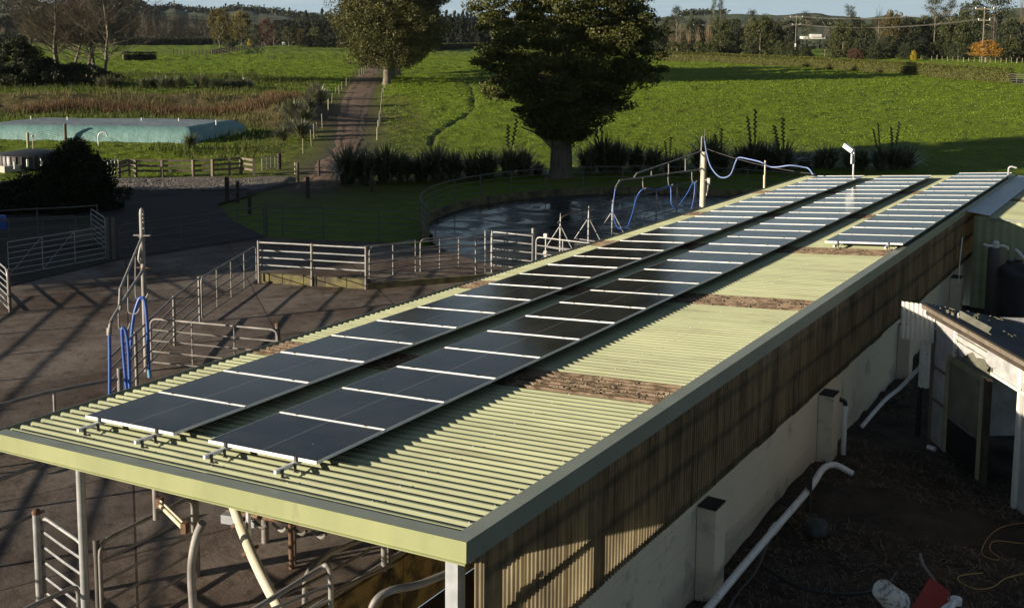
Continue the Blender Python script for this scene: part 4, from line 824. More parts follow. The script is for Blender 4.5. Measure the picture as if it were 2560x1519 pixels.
# cut stalks and twigs lying on the soil
n = 42000; X = rng.uniform(WX + .1, 3, n); Yv = rng.uniform(6, 30, n); keep = (vnoise(X, Yv, 1.8, 31) > -.45); X, Yv = X[keep], Yv[keep]; n = len(X)
Z = SZ(X, Yv) + rng.uniform(.01, .06, n); a = rng.uniform(0, 6.28, n); ln = rng.uniform(.05, .24, n); cvt = rng.uniform(-2.2, 2.2, n); S = []
for k in range(4):
    s = (k / 3 - .5) * ln; aa = a + cvt * (k / 3 - .5); S.append(np.stack([X + s * np.cos(aa), Yv + s * np.sin(aa), Z + .02 * np.sin(k * 2 + a)], -1))
wv = np.stack([-np.sin(a), np.cos(a), 0 * a], -1) * rng.uniform(.003, .0065, n)[:, None]
vs = np.stack([P + sgn * wv for P in S for sgn in (1, -1)], 1).reshape(-1, 3); o = np.arange(n)[:, None] * 8
q = np.concatenate([o + np.array([[2 * k, 2 * k + 1, 2 * k + 3, 2 * k + 2]]) for k in range(3)], 0)
lm = leaf_mat('dry_stalk', (.045, .03, .02), (.26, .20, .14), .9, 0); tt = rng.uniform(0, 1, n) ** 1.5
tag(link('dry_stalks', np_mesh('dry_stalks', vs, q, lm, np.repeat(tt, 8))), 'dry cut stalks and twigs scattered over the dark soil beside the shed', 'plant litter', kind='stuff')
def lyingpipe(name, label, cat, P, r, m, n=12, cn=6):
    o = thing(name, label, cat, P[0]); mb = MB(); mb.tube(catmull(P, cn), r, n); mb.build('tube', M[m], o); return o
pp = [V(1700, 1520, 1.12), V(1730, 1484, 1.14), V(1850, 1340, 1.16), V(1975, 1195, 1.2), V(2005, 1150, 1.22), V(2022, 1137, 1.22), V(2045, 1136, 1.18), V(2082, 1156, 1.05)]
o = lyingpipe('pvc_pipe', 'long white plastic pipe along the foot of the block wall, bent at its far end', 'pipe', pp, .052, 'pvc')
mb = MB(); mb.tube([V(1886, 1297, 1.165), V(1898, 1283, 1.165)], .064, 12); mb.build('coupling', M['pvc'], o)
lyingpipe('pvc_pipe', 'white plastic pipe rising from the soil towards the hanging ribbed sheet', 'pipe', [V(2106, 1040, 1.05), V(2160, 978, 1.15), V(2200, 945, 1.3), V(2250, 893, 1.75)], .04, 'pvc')
dpv = (WX + .34, 18.35); o = thing('downpipe', 'short white upright plastic pipe beside the second buttress', 'pipe', (dpv[0], dpv[1], .9)); mb = MB(); mb.tube([(dpv[0], dpv[1], .9), (dpv[0], dpv[1], 1.78)], .045, 12); mb.tube([(dpv[0], dpv[1], 1.70), (dpv[0], dpv[1], 1.80)], .055, 12); mb.build('tube', M['pvc'], o)
mb = MB(); mb.tube(catmull([(dpv[0], dpv[1], 1.79), (dpv[0] - .02, dpv[1], 1.87), (dpv[0] - .12, dpv[1] - .1, 1.93)]), .04, 10); mb.build('elbow', M['black'], o)
lyingpipe('black_hose', 'black hose snaking over the soil beside the long white pipe', 'hose', [V(1880, 1322, 1.12), V(1862, 1345, 1.1), V(1858, 1372, 1.08), V(1885, 1395, 1.05), V(1960, 1435, 1.05), V(2080, 1450, 1.05), V(2160, 1430, 1.06), V(2190, 1395, 1.08)], .02, 'black')
lyingpipe('black_hose', 'second black hose running down the picture next to the white pipe', 'hose', [V(1874, 1330, 1.1), V(1845, 1395, 1.08), V(1800, 1450, 1.05), V(1770, 1500, 1.05)], .02, 'black')
m_wire = mat('yellow_cord', (.42, .26, .07), .6)
M['cord'] = m_wire
lyingpipe('yellow_rope', 'thin yellow cord looping over the soil at the right edge', 'cord', [V(2560, 1395, 1.1), V(2501, 1400, 1.08), V(2455, 1412, 1.08), V(2425, 1432, 1.06), V(2385, 1437, 1.05), V(2345, 1420, 1.05), V(2345, 1405, 1.05), V(2400, 1398, 1.06)], .006, 'cord', 6, 8)
lyingpipe('yellow_rope', 'pale thin cord curling above the yellow one at the right edge', 'cord', [V(2560, 1330, 1.1), V(2490, 1325, 1.08), V(2430, 1320, 1.08), V(2418, 1340, 1.08), V(2440, 1360, 1.08), V(2430, 1366, 1.08), V(2398, 1350, 1.08), V(2415, 1310, 1.08), V(2450, 1285, 1.1), V(2501, 1275, 1.1)], .005, 'cord', 6, 8)
st = V(1975, 1230, 1.0); o = thing('stake', 'dark short stake standing beside the white pipe', 'stake', (st[0], st[1], sz(st[0], st[1]))); mb = MB(); mb.box((st[0], st[1], 1.25), (.07, .07, .7)); mb.build('shaft', M['wood_dark'], o)
st = V(1995, 1290, 1.0); o = thing('plastic_tub', 'dark upturned tub half buried in stalks beside the white pipe', 'tub', (st[0], st[1], .95)); mb = MB(); mb.lathe((st[0], st[1], .95), [(.2, 0), (.19, .08), (.15, .15), (.02, .17)], 18); mb.build('shell', M['black_plastic'], o)
st = V(2265, 1097, 1.0); o = thing('pipe_offcut', 'small white pipe offcut lying on dark soil near the plastic clad shed', 'offcut', st); mb = MB(); mb.tube([at_h(st, .05), (st[0] + .14, st[1] - .05, st[2] + .05)], .04, 12); mb.build('tube', M['pvc'], o)
# bucket, red board and white handle frame near the bottom right
bk = V(2158, 1462, 1.0); o = thing('bucket', 'upturned worn white bucket with grimy base at the bottom right', 'bucket', bk)
bA, bB = Vector(D(2153, 1437, 12.85)), Vector(D(2192, 1474, 13.0)); rotm = (bA - bB).to_track_quat('Z', 'Y').to_matrix().to_4x4(); bl_n = (bA - bB).length
mb = MB(); mb.lathe((0, 0, 0), [(.168, 0), (.172, .012), (.160, .02), (.158, .05), (.163, .055), (.156, .065), (.130, bl_n - .012), (.124, bl_n), (.112, bl_n), (.108, bl_n - .012), (.02, bl_n - .014)], 28); mb.v = [tuple(rotm @ Vector(v) + bB) for v in mb.v]
mb.build('shell', mat('grimy_bucket', (.60, .59, .55), .6, 0, c2=(.20, .19, .17), scale=14, lo=.50, hi=.60), o)
mb = MB(); mb.tube(catmull([tuple(rotm @ Vector((.165 * math.cos(t_), .165 * math.sin(t_), .04 - .16 * math.sin(t_))) + bB) for t_ in np.linspace(0, math.pi, 7)]), .004, 6); mb.build('wire_handle', M['galv_dark'], o)
rbp = [D(2272, 1408, 13.2), D(2318, 1442, 13.0), D(2290, 1540, 12.6), D(2215, 1500, 12.8)]
o = thing('red_board', 'red rectangular board leaning between the bucket and the white frame', 'board', rbp[3]); mb = MB(); nn = Vector((.02, -.02, -.03)); mb.add(rbp + [tuple(Vector(p) + nn) for p in rbp], [(0, 1, 2, 3), (7, 6, 5, 4), (0, 4, 5, 1), (1, 5, 6, 2), (2, 6, 7, 3), (3, 7, 4, 0)]); mb.build('board', M['red'], o)
o = thing('bent_pipe', 'bent grey pipe handle rising behind the red board', 'handle', D(2330, 1470, 13)); mb = MB(); mb.tube(catmull([D(2247, 1350, 13.6), D(2256, 1380, 13.5), D(2300, 1440, 13.1), D(2325, 1478, 12.8)]), .018, 8); mb.build('tube', M['galv'], o)
o = thing('scissor_stand', 'white plastic scissor frame lying beside the red board', 'frame', D(2335, 1470, 12.9))
mb = MB(); mb.tube(catmull([D(2333, 1465, 12.8), D(2320, 1490, 12.6), D(2295, 1530, 12.3)]), .04, 8); mb.build('leg', M['pvc'], o)
mb = MB(); mb.tube(catmull([D(2333, 1465, 12.8), D(2300, 1488, 12.6), D(2286, 1510, 12.4), D(2290, 1540, 12.3)]), .026, 8); mb.build('leg', M['pvc'], o)
mb = MB(); mb.lathe(D(2335, 1467, 12.8), [(.03, -.05), (.07, -.03), (.07, .04), (.02, .06)], 12); mb.build('hub', M['pvc'], o)
o = thing('iron_rod', 'thin grey rod poking out under the bucket across the red board', 'rod', D(2240, 1483, 13)); mb = MB(); mb.tube([D(2238, 1482, 12.9), D(2280, 1525, 12.4)], .012, 7); mb.build('rod', M['galv_dark'], o)

# ------------------------------------------------------------------ plastic clad shed at the right
A = np.array([-3.69, 19.87, 1.0]); e = _n(np.array([1.14, -1.58, 0])); f = np.array([-e[1], e[0], 0.0]); f = f if f[0] > 0 else -f
def FU(gx__, gy__):                            # (along, height) of a point of the facade seen at zoomed pixel
    r = ray(gx__ / 3.301 + 2188.4, gy__ / 3.301 + 722.9); t_ = (f @ (A - np.array([0, 0, CAM_H]))) / (f @ r); p = r * t_ + np.array([0, 0, CAM_H]); return float((p - A) @ e), float(p[2])
def FP(u, z, out_=0.0): p = A + e * u - f * out_; return (p[0], p[1], z)
ph = thing('plastic_clad_shed', 'small shed with torn plastic film walls, louvre window and lichen spotted dark ribbed roof', 'shed', tuple(A))
m, t, b = new_mat('plastic_film'); geo = t.nodes.new('ShaderNodeNewGeometry'); n1 = noise(t, 3, 6, .65); r1 = ramp(t, .35, (.30, .30, .30), .68, (.52, .51, .49)); t.links.new(geo.outputs['Position'], n1.inputs['Vector']); t.links.new(n1.outputs['Fac'], r1.inputs['Fac']); t.links.new(r1.outputs['Color'], b.inputs['Base Color'])
b.inputs['Roughness'].default_value = .35; bp = t.nodes.new('ShaderNodeBump'); bp.inputs['Strength'].default_value = .7; bp.inputs['Distance'].default_value = .03; t.links.new(n1.outputs['Fac'], bp.inputs['Height']); t.links.new(bp.outputs['Normal'], b.inputs['Normal']); M['film'] = m
M['window'] = mat('dusty_window', (.10, .10, .075), .25, 0, c2=(.17, .165, .12), scale=3, spec=.6)
M['roof_dark'] = mat('dark_corrugated_iron', (.045, .052, .065), .5, .2, c2=(.03, .03, .035), scale=2)
def fpan(name, u0, z0, u1, z1, m, th=.015, out_=0.0):
    mb = MB(); P = [FP(u, z, out_ + o_) for o_ in (0, th) for (u, z) in ((u0, z0), (u1, z0), (u1, z1), (u0, z1))]
    mb.add(P, [(3, 2, 1, 0), (4, 5, 6, 7), (0, 1, 5, 4), (1, 2, 6, 5), (2, 3, 7, 6), (3, 0, 4, 7)]); return mb.build(name, m, ph)
HT = 3.27
uL = FU(490, 450)[0]; uD0 = FU(445, 560)[0]; uD1 = FU(752, 640)[0]; uR = FU(1030, 700)[0]; zD = FU(600, 560)[1]; uE = uR + 2.2
fpan('wall_film', .03, 2.35, uL - .05, HT, M['film']); fpan('wall_film', .03, 1.75, uD0 - .02, 2.33, M['film'], .014); fpan('wall_film', .03, .95, uD0 - .02, 1.73, M['film'], .014)
for z in (1.74, 2.34): fpan('rail', .0, z - .02, uD0 - .01, z + .02, M['wood'], .03, .01)
fpan('frame_post', -.03, .95, .03, HT, M['wood'], .05, .0); fpan('frame_post', uL - .05, zD, uL, HT, M['white'], .05, .0)
fpan('louvre_backing', uL, zD + .02, uD1, HT - .12, M['window'], .01, -.05)
for i in range(7):
    z = zD + .08 + i * .11; lv = MB(); P = [FP(uL + .02, z, .05), FP(uD1 - .03, z, .05), FP(uD1 - .03, z + .09, -.01), FP(uL + .02, z + .09, -.01)]; lv.add(P, [(0, 1, 2, 3)]); lv.build('louvre_blade', M['window'], ph)
for i in range(6): lv = MB(); z = zD + .1 + i * .12; lv.beam(FP(uL + .03, z, .02), FP(uL + .09, z + .1, .06), .02, .02); lv.build('louvre_clip', M['white'], ph)
# top torn film strip
mb = MB(); us = np.linspace(0, uE, 40); P = []
for i, u in enumerate(us): P += [FP(u, HT + .02, .03), FP(u, HT - .20 - .12 * rnd.random() - (.12 if .8 < u < 1.3 else 0), .035 + .02 * rnd.random())]
mb.add(P, [(2 * i, 2 * i + 1, 2 * i + 3, 2 * i + 2) for i in range(39)]); mb.build('torn_film', M['film'], ph)
dr = fpan('door_frame_post', uD0, 1.0, uD0 + .08, zD, M['wood_pale'], .06, .04); fpan('door_frame_post', uD1 - .09, 1.0, uD1, zD, M['wood_pale'], .06, .04); fpan('door_head', uD0 + .08, zD - .09, uD1 - .09, zD, M['wood_pale'], .06, .04)
fpan('door_glass', uD0 + .08, 1.65, uD1 - .09, zD - .09, M['window'], .01, .05); fpan('door_panel', uD0 + .08, 1.02, uD1 - .09, 1.62, M['black'], .012, .045)
fpan('door_jamb', uD1 + .01, .95, uD1 + .12, zD, M['wood_dark'], .08, .0)
z0 = FU(900, 680)[1]
fpan('wall_film', uD1 + .13, z0, uR - .04, HT, M['film']); fpan('rail', uD1 + .12, z0 - .05, uE, z0, M['white'], .04, .01); fpan('frame_post', uR - .04, .9, uR + .04, HT, M['white'], .06, .01)
fpan('wall_film', uR + .05, 1.0, uE, HT, M['film'])
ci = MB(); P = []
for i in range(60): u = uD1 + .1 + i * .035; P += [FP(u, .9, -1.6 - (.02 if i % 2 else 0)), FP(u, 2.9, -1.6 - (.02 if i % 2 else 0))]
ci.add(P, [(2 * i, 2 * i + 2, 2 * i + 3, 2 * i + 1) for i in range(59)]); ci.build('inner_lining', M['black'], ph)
# side wall going back and hanging white corrugated sheet
mb = MB(); sp_ = [tuple(A), tuple(A + f * 2.6), tuple(A + f * 2.6 + np.array([0, 0, 2.2])), tuple(A + np.array([0, 0, 2.27]))]; mb.add(sp_, [(0, 1, 2, 3)]); mb.build('side_wall', M['film'], ph)
def white_sheet(x0, x1, z0, z1, y_, m_=None):
    mb = MB(); P = []; n = int((x1 - x0) / .0135)
    for i in range(n + 1): x = x0 + i * .0135; yy = y_ + .016 * math.cos(i / 6 * 2 * math.pi); P += [(x, yy, z0 + .01 * math.sin(i)), (x, yy, z1)]
    mb.add(P, [(2 * i, 2 * i + 2, 2 * i + 3, 2 * i + 1) for i in range(n)], True); mb.build('white_sheet', M['white'], ph)
white_sheet(-4.30, -3.70, 2.78, 3.47, 19.80); white_sheet(-3.95, -3.74, 1.9, 2.80, 19.84)
mb = MB(); mb.tube([(-3.92, 19.9, .95), (-3.92, 19.9, 1.95)], .05, 10); mb.build('dark_downpipe', M['black'], ph)
# roof
RZ0 = 3.50
def RP(u, v, dz=0.0): p = A + e * u + f * v; return (p[0], p[1], RZ0 - .20 * (v + .25) + dz)
mb = MB(); P = []; n = 200
for i in range(n + 1):
    v = -.25 + i * .0145; dz = .011 * math.cos(i / 5 * 2 * math.pi)
    for u in (-.08, uE): P.append(RP(u, v, dz))
mb.add(P, [(2 * i, 2 * i + 1, 2 * i + 3, 2 * i + 2) for i in range(n)], True); mb.build('roof_sheet', M['roof_dark'], ph)
mb = MB(); mb.beam(RP(-.08, -.24, -.06), RP(uE, -.24, -.06), .05, .07); mb.build('eave_board', M['wood'], ph); mb = MB(); mb.beam(RP(-.06, -.16, -.16), RP(uE, -.16, -.16), .06, .06); mb.build('eave_batten', M['wood_dark'], ph)
mb = MB()
for i in range(70): mb.beam(RP(.2 + i * .06, -.10, -.14), RP(.2 + i * .06, -.10, -.21), .02, .03)
tag(mb.build('foam_strip', M['cream_pipe'], ph), kind='stuff')
mb = MB()
for _ in range(900):
    u, v = rnd.uniform(0, uE), rnd.uniform(-.1, 2.5)
    if vnoise(np.array([u]), np.array([v]), .5, 40)[0] < .05: continue
    s = rnd.uniform(.01, .035); mb.box(RP(u, v, .012), (s * rnd.uniform(1, 2.6), s, .022), math.atan2(e[1], e[0]) + rnd.uniform(-.3, .3))
tag(mb.build('roof_moss', mat('yellow_moss', (.42, .38, .22), .95, c2=(.25, .22, .13), scale=20), ph), kind='stuff')

# tanks and filter
def tank(label, c, r, h, name='water_tank', cat='tank', m='black_plastic'):
    o = thing(name, label, cat, (c[0], c[1], .95)); mb = MB(); z0 = .9; top = h
    prof = [(r, 0)] + [(r * (1.0 if i % 2 else .985), (top - z0) * .80 * i / 10) for i in range(1, 11)] + [(r * .97, (top - z0) * .84), (r * .6, (top - z0) * .93), (r * .22, (top - z0) * .97), (r * .22, top - z0)]
    mb.lathe((c[0], c[1], z0), prof, 28); mb.build('shell', M[m], o); mb = MB(); mb.lathe((c[0] - r * .3, c[1] - r * .2, top - .1), [(r * .25, -.02), (r * .25, .05), (r * .2, .07)], 16); mb.build('lid', M[m], o); return o
c = D(2452, 556, 30.0); tank('black domed water tank in the dark corner under the far green roof', c, .58, c[2])
c = D(2488, 632, 27); o = tank('nearer black tank cut by the right picture edge below the domed one', c, .50, c[2])
mb = MB(); mb.tube(catmull([D(2481, 610, 26.6), D(2490, 618, 26.4), D(2502, 632, 26.2)]), .035, 8); mb.build('white_outlet', M['pvc'], o)
c = D(2432, 604, 28); fo = thing('filter_housing', 'grey filter cylinder with white plastic pipework on top between the tanks and wall', 'filter', (c[0], c[1], .95))
mb = MB(); mb.lathe((c[0], c[1], .93), [(.19, 0), (.19, c[2] - 1.0), (.15, c[2] - .95)], 18); mb.build('body', M['galv_dark'], fo); mb = MB(); mb.lathe((c[0], c[1], c[2]), [(.085, 0), (.085, .12), (.09, .13), (.05, .18)], 14); mb.build('cap', M['pvc'], fo)
mb = MB(); mb.tube([D(2402, 596, 28), D(2412, 600, 28), D(2450, 600, 28), D(2461, 604, 28), D(2461, 610, 28)], .034, 8); mb.build('manifold', M['pvc'], fo)
wire('thin white hose leaning in the dark corner by the far end of the wall', [D(2342, 690, 25.5), D(2344, 640, 25.5), D(2351, 580, 25.5)], .014, 'pvc')

# ------------------------------------------------------------------ effluent bladder
bl = thing('storage_bladder', 'huge flat teal and grey liquid storage bladder lying in the grassy hollow', 'bladder', G(300, 345))
fr, fl_ = np.array(G(472, 351)[:2]), np.array(G(-90, 338)[:2]); ux = _n(fr - fl_); uy = np.array([-ux[1], ux[0]]); uy = uy if uy @ fr > 0 else -uy
br_ = np.array(V(606, 291, 1.85)[:2]); W_ = np.linalg.norm(fr - fl_); sk = (br_ - fr) @ ux; Dp = (br_ - fr) @ uy
m, t, b = new_mat('teal_fabric'); geo = t.nodes.new('ShaderNodeNewGeometry'); sx = t.nodes.new('ShaderNodeSeparateXYZ'); t.links.new(geo.outputs['Normal'], sx.inputs['Vector'])
n1 = noise(t, .5, 6, .7); r0 = ramp(t, .35, (.12, .235, .215), .68, (.17, .30, .275)); rg = ramp(t, .35, (.17, .21, .225), .68, (.25, .285, .29)); tcc = t.nodes.new('ShaderNodeAttribute'); tcc.attribute_name = 'tint'; xx = t.nodes.new('ShaderNodeMixRGB')
t.links.new(geo.outputs['Position'], n1.inputs['Vector']); t.links.new(n1.outputs['Fac'], r0.inputs['Fac']); t.links.new(n1.outputs['Fac'], rg.inputs['Fac']); t.links.new(tcc.outputs['Fac'], xx.inputs['Fac']); t.links.new(r0.outputs['Color'], xx.inputs['Color1']); t.links.new(rg.outputs['Color'], xx.inputs['Color2']); t.links.new(xx.outputs['Color'], b.inputs['Base Color'])
b.inputs['Roughness'].default_value = .5
nb = noise(t, .8, 4); bp = t.nodes.new('ShaderNodeBump'); bp.inputs['Strength'].default_value = .8; bp.inputs['Distance'].default_value = .15; t.links.new(geo.outputs['Position'], nb.inputs['Vector']); t.links.new(nb.outputs['Fac'], bp.inputs['Height']); t.links.new(bp.outputs['Normal'], b.inputs['Normal'])
nu, nv_ = 90, 44; uu, vv = np.meshgrid(np.linspace(0, 1, nu), np.linspace(0, 1, nv_)); ed = np.minimum(np.minimum(uu * W_, (1 - uu) * W_), np.minimum(vv * Dp, (1 - vv) * Dp))
hh = 1.35 * (1 - np.clip(1 - ed / 1.25, 0, 1) ** 2.4) ** .5; base = .42 + .012 * vv * Dp
XY = fl_[None, None, :] + ux * (uu[..., None] * W_) + uy * (vv[..., None] * Dp) + ux * (sk * vv)[..., None]
tt = smooth(.75, 1.3, ed) ; ii = np.arange(nu * nv_).reshape(nv_, nu); q = np.stack([ii[:-1, :-1], ii[:-1, 1:], ii[1:, 1:], ii[1:, :-1]], -1).reshape(-1, 4)
zz_ = base + hh + .05 * vnoise(XY[..., 0], XY[..., 1], 4, 50) * (hh > .1)
link('bladder_skin', np_mesh('bladder_skin', np.dstack([XY, zz_]).reshape(-1, 3), q, m, tt.ravel(), smooth=True), bl)
for (x, y_) in ((76, 292), (165, 293), (346, 295), (437, 296), (528, 301)):
    p = V(x, y_, 1.85); mb = MB(); mb.tube([at_h(p, -.15), at_h(p, .25)], .05, 8); mb.build('vent_stub', M['pvc'], bl)

# ------------------------------------------------------------------ left yard details
def posts(name, label, pts, h, r, m, group, cat='fence post'):
    proto_ = None
    for i, p in enumerate(pts):
        z = gz_at(p[0], p[1])
        if proto_ is None:
            o = thing(name, label[i] if isinstance(label, list) else label, cat, (0, 0, 0), group, local=True); mb = MB(); mb.tube([(0, 0, -.2), (0, 0, h)], r, 7); mb.build('shaft', M[m], o); proto_ = o; o.location = (p[0], p[1], z)
        else: o = dup(proto_, (p[0], p[1], z), (rnd.uniform(-.05, .05), rnd.uniform(-.05, .05), 0), label=label[i] if isinstance(label, list) else label)
        o.scale = (1, 1, rnd.uniform(.9, 1.12))
Z2 = lambda x, y: (x / 2.845 + 781.6, y / 2.845)
posts('batten_post', 'thin pale fence batten along the left verge of the farm road', [G(*Z2(*p)) for p in ((110, 680), (133, 655), (152, 625), (182, 600), (207, 575), (233, 560), (252, 545), (272, 533), (290, 517), (303, 502), (318, 490), (332, 478), (345, 468), (58, 805), (17, 895), (-40, 960))] + [G(x / 2.977, y / 2.977) for x, y in ((2413, 755), (2388, 850), (2345, 935), (2308, 1000), (2265, 1062), (2205, 1120))], 1.15, .05, 'wood_pale', 'battens along the left side of the farm road')
posts('batten_post', 'thin pale fence batten along the right verge of the farm road', [G(*Z2(*p)) for p in ((452, 610), (442, 650), (432, 690), (430, 720), (424, 790), (418, 850), (410, 880), (403, 930), (397, 975))], 1.1, .05, 'wood_pale', 'battens along the right side of the farm road')
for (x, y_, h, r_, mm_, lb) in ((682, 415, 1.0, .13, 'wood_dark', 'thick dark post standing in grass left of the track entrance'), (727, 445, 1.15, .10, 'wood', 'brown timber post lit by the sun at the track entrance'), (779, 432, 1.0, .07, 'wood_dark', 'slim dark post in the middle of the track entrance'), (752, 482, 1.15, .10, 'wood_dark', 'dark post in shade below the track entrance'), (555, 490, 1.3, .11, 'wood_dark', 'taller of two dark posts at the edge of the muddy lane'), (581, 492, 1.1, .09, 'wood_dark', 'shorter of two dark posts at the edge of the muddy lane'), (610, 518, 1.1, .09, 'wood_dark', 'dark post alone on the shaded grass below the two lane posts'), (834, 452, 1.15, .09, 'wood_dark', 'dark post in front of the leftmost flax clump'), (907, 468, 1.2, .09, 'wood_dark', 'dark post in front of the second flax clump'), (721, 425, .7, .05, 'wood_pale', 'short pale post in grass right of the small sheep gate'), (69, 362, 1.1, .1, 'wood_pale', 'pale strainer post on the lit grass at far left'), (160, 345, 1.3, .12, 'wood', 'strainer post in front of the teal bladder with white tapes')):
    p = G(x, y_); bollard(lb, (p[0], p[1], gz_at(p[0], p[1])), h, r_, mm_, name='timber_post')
for i in range(5):
    wire('white electric fence tape, %s strand between the two left strainer posts' % ORD[i], [at_h(G(72, 362), .95 - i * .12), at_h(G(158, 345), 1.05 - i * .14)], .012, 'pvc', name='fence_tape')
# timber rail fence
rf = thing('timber_rail_fence', 'weathered timber rail fence in front of the hollow with the bladder', 'fence', G(300, 433))
fx = [(292, 437), (316, 433), (332, 434), (396, 433), (472, 432), (519, 431), (561, 429), (589, 427), (620, 431)]; P = [G(*p) for p in fx]
P = [(p[0], p[1], gz_at(p[0], p[1])) for p in P]
for p in P: mb = MB(); mb.box(at_h(p, .5), (.14, .14, 1.05), rnd.random()); mb.build('post', M['wood'], rf)
for h in (.38, .68, .98):
    for a, b_ in zip(P[:-1], P[1:]): mb = MB(); mb.beam(at_h(a, h), at_h(b_, h + rnd.uniform(-.02, .02)), .04, .13); mb.build('rail', M['wood'], rf)
gt = thing('bar_gate', 'small white upright bar gate at the left end of the timber rail fence', 'gate', G(257, 440))
ga, gb = G(256, 441), G(290, 437)
for i in range(5):
    p = tuple(Vector(ga).lerp(Vector(gb), i / 4)); mb = MB(); mb.tube([at_h(p, .05), at_h(p, 1.15)], .028, 6); mb.build('bar', M['pvc'], gt)
mb = MB(); mb.tube([at_h(ga, 1.15), at_h(gb, 1.15)], .025, 6); mb.build('top_bar', M['pvc'], gt)
g = gate('small wire sheep gate leaning in the grass right of the timber rail fence', G(640, 420), G(672, 414), .9, .1, 4, 2, .014, 'galv_bright')
p = G(241, 356); o = thing('pipe_hoop', 'white pipe hoop standing in grass behind the dark bush', 'hoop', p); mb = MB(); mb.tube(catmull([at_h(p, 0), at_h(p, .7), (p[0] + .15, p[1] + .1, p[2] + .95), (p[0] + .4, p[1] + .3, p[2] + .95), (p[0] + .55, p[1] + .4, p[2] + .6)]), .05, 7); mb.build('tube', M['pvc'], o)
p = G(82, 395); o = thing('marker_pole', 'thin marker pole with a pinkish knob behind the ribbed tank', 'pole', p); mb = MB(); mb.tube([p, at_h(p, 1.6)], .025, 6); mb.build('shaft', M['cream_pipe'], o); mb = MB(); mb.lathe(at_h(p, 1.6), [(.02, -.03), (.09, .03), (.09, .1), (.02, .15)], 10); mb.build('knob', M['cream_pipe'], o)
# ribbed tank, trough
p = V(80, 420, 0); o = thing('ribbed_tank', 'low round grey tank with upright ribs near the left edge', 'tank', p); mb = MB(); rt = 2.0
mb.lathe((p[0], p[1], .4), [(rt, 0), (rt, .75), (rt * .98, .8), (rt * .3, 1.0)], 40); mb.build('shell', M['black_plastic'], o)
for i in range(36): a = i / 36 * 6.283; mb = MB(); mb.box((p[0] + rt * 1.01 * math.cos(a), p[1] + rt * 1.01 * math.sin(a), .78), (.05, .09, .76), a); mb.build('rib', M['galv_dark'], o)
for i, (x, y_) in enumerate(((67, 398), (101, 396), (36, 404))): q_ = V(x, y_, 1.3); mb = MB(); mb.tube([at_h(q_, -.2), at_h(q_, .2)], .06, 7); mb.build('fitting', M['pvc'], o)
p = V(14, 428, 0); o = thing('concrete_trough', 'pale concrete water trough at the left picture edge beside the ribbed tank', 'trough', p)
def box_c(name, c, sz, m, par, rz_=0.0): mb = MB(); mb.box(c, sz, rz_); return mb.build(name, m, par)
for dx, dy, sx_, sy_ in ((0, .6, 2.0, .12), (0, -.6, 2.0, .12), (1.0, 0, .12, 1.08), (-1.0, 0, .12, 1.08)): box_c('side', (p[0] + dx, p[1] + dy, .42), (sx_, sy_, .5), M['cream'], o)
p = V(60, 436, 0); o = thing('timber_plank', 'timber plank lying between the trough and the dark bush', 'plank', p); box_c('plank', (p[0], p[1], .2), (.25, 3.6, .12), M['wood'], o, .9)
p = V(18, 500, 0); o = thing('dark_box', 'dark upright box with pale edge near the left picture edge', 'box', p); box_c('body', at_h(p, .55), (.8, .8, 1.1), M['black_plastic'], o, .5); box_c('rim', at_h(p, 1.12), (.84, .84, .04), M['galv_dark'], o, .5)
p = V(4, 560, 0); o = thing('blue_drum', 'small blue drum glimpsed behind the left pens', 'drum', p); mb = MB(); mb.lathe(p, [(.2, 0), (.22, .2), (.22, .5), (.2, .6), (.1, .62)], 16); mb.build('shell', M['blue'], o)

# ------------------------------------------------------------------ plants
LM = {}
LM['totara'] = leaf_mat('totara_leaf', (.034, .045, .009), (.105, .108, .024), .55, .15, .0)
LM['poplar'] = leaf_mat('poplar_leaf', (.062, .068, .022), (.14, .135, .04), .5, .3, .06)
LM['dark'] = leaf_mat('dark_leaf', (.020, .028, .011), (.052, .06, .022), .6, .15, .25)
LM['green'] = leaf_mat('bushy_leaf', (.035, .046, .012), (.085, .095, .026), .6, .2, .25)
LM['olive'] = leaf_mat('olive_leaf', (.085, .075, .016), (.17, .13, .03), .6, .3, .15)
LM['conifer'] = leaf_mat('conifer_leaf', (.012, .019, .010), (.03, .04, .018), .7, .1, .15)
LM['red'] = leaf_mat('russet_leaf', (.085, .045, .03), (.15, .075, .045), .6, .2, .1)
LM['orange'] = leaf_mat('orange_leaf', (.30, .15, .02), (.42, .23, .04), .6, .35, .1)
LM['yellow'] = leaf_mat('yellow_leaf', (.42, .33, .02), (.55, .42, .03), .6, .35, .1)
LM['hedge'] = leaf_mat('hedge_leaf', (.06, .075, .014), (.14, .13, .03), .7, .2, .1)
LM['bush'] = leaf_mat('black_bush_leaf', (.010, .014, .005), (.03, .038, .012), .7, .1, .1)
LM['flax'] = leaf_mat('flax_blade', (.05, .06, .028), (.21, .205, .115), .30, .12, .15, .6)
LM['rough'] = leaf_mat('rough_grass_blade', (.065, .09, .015), (.21, .165, .07), .8, .25, .0)
LM['weed'] = leaf_mat('brown_weed', (.085, .045, .022), (.18, .12, .06), .85, .2, .0)
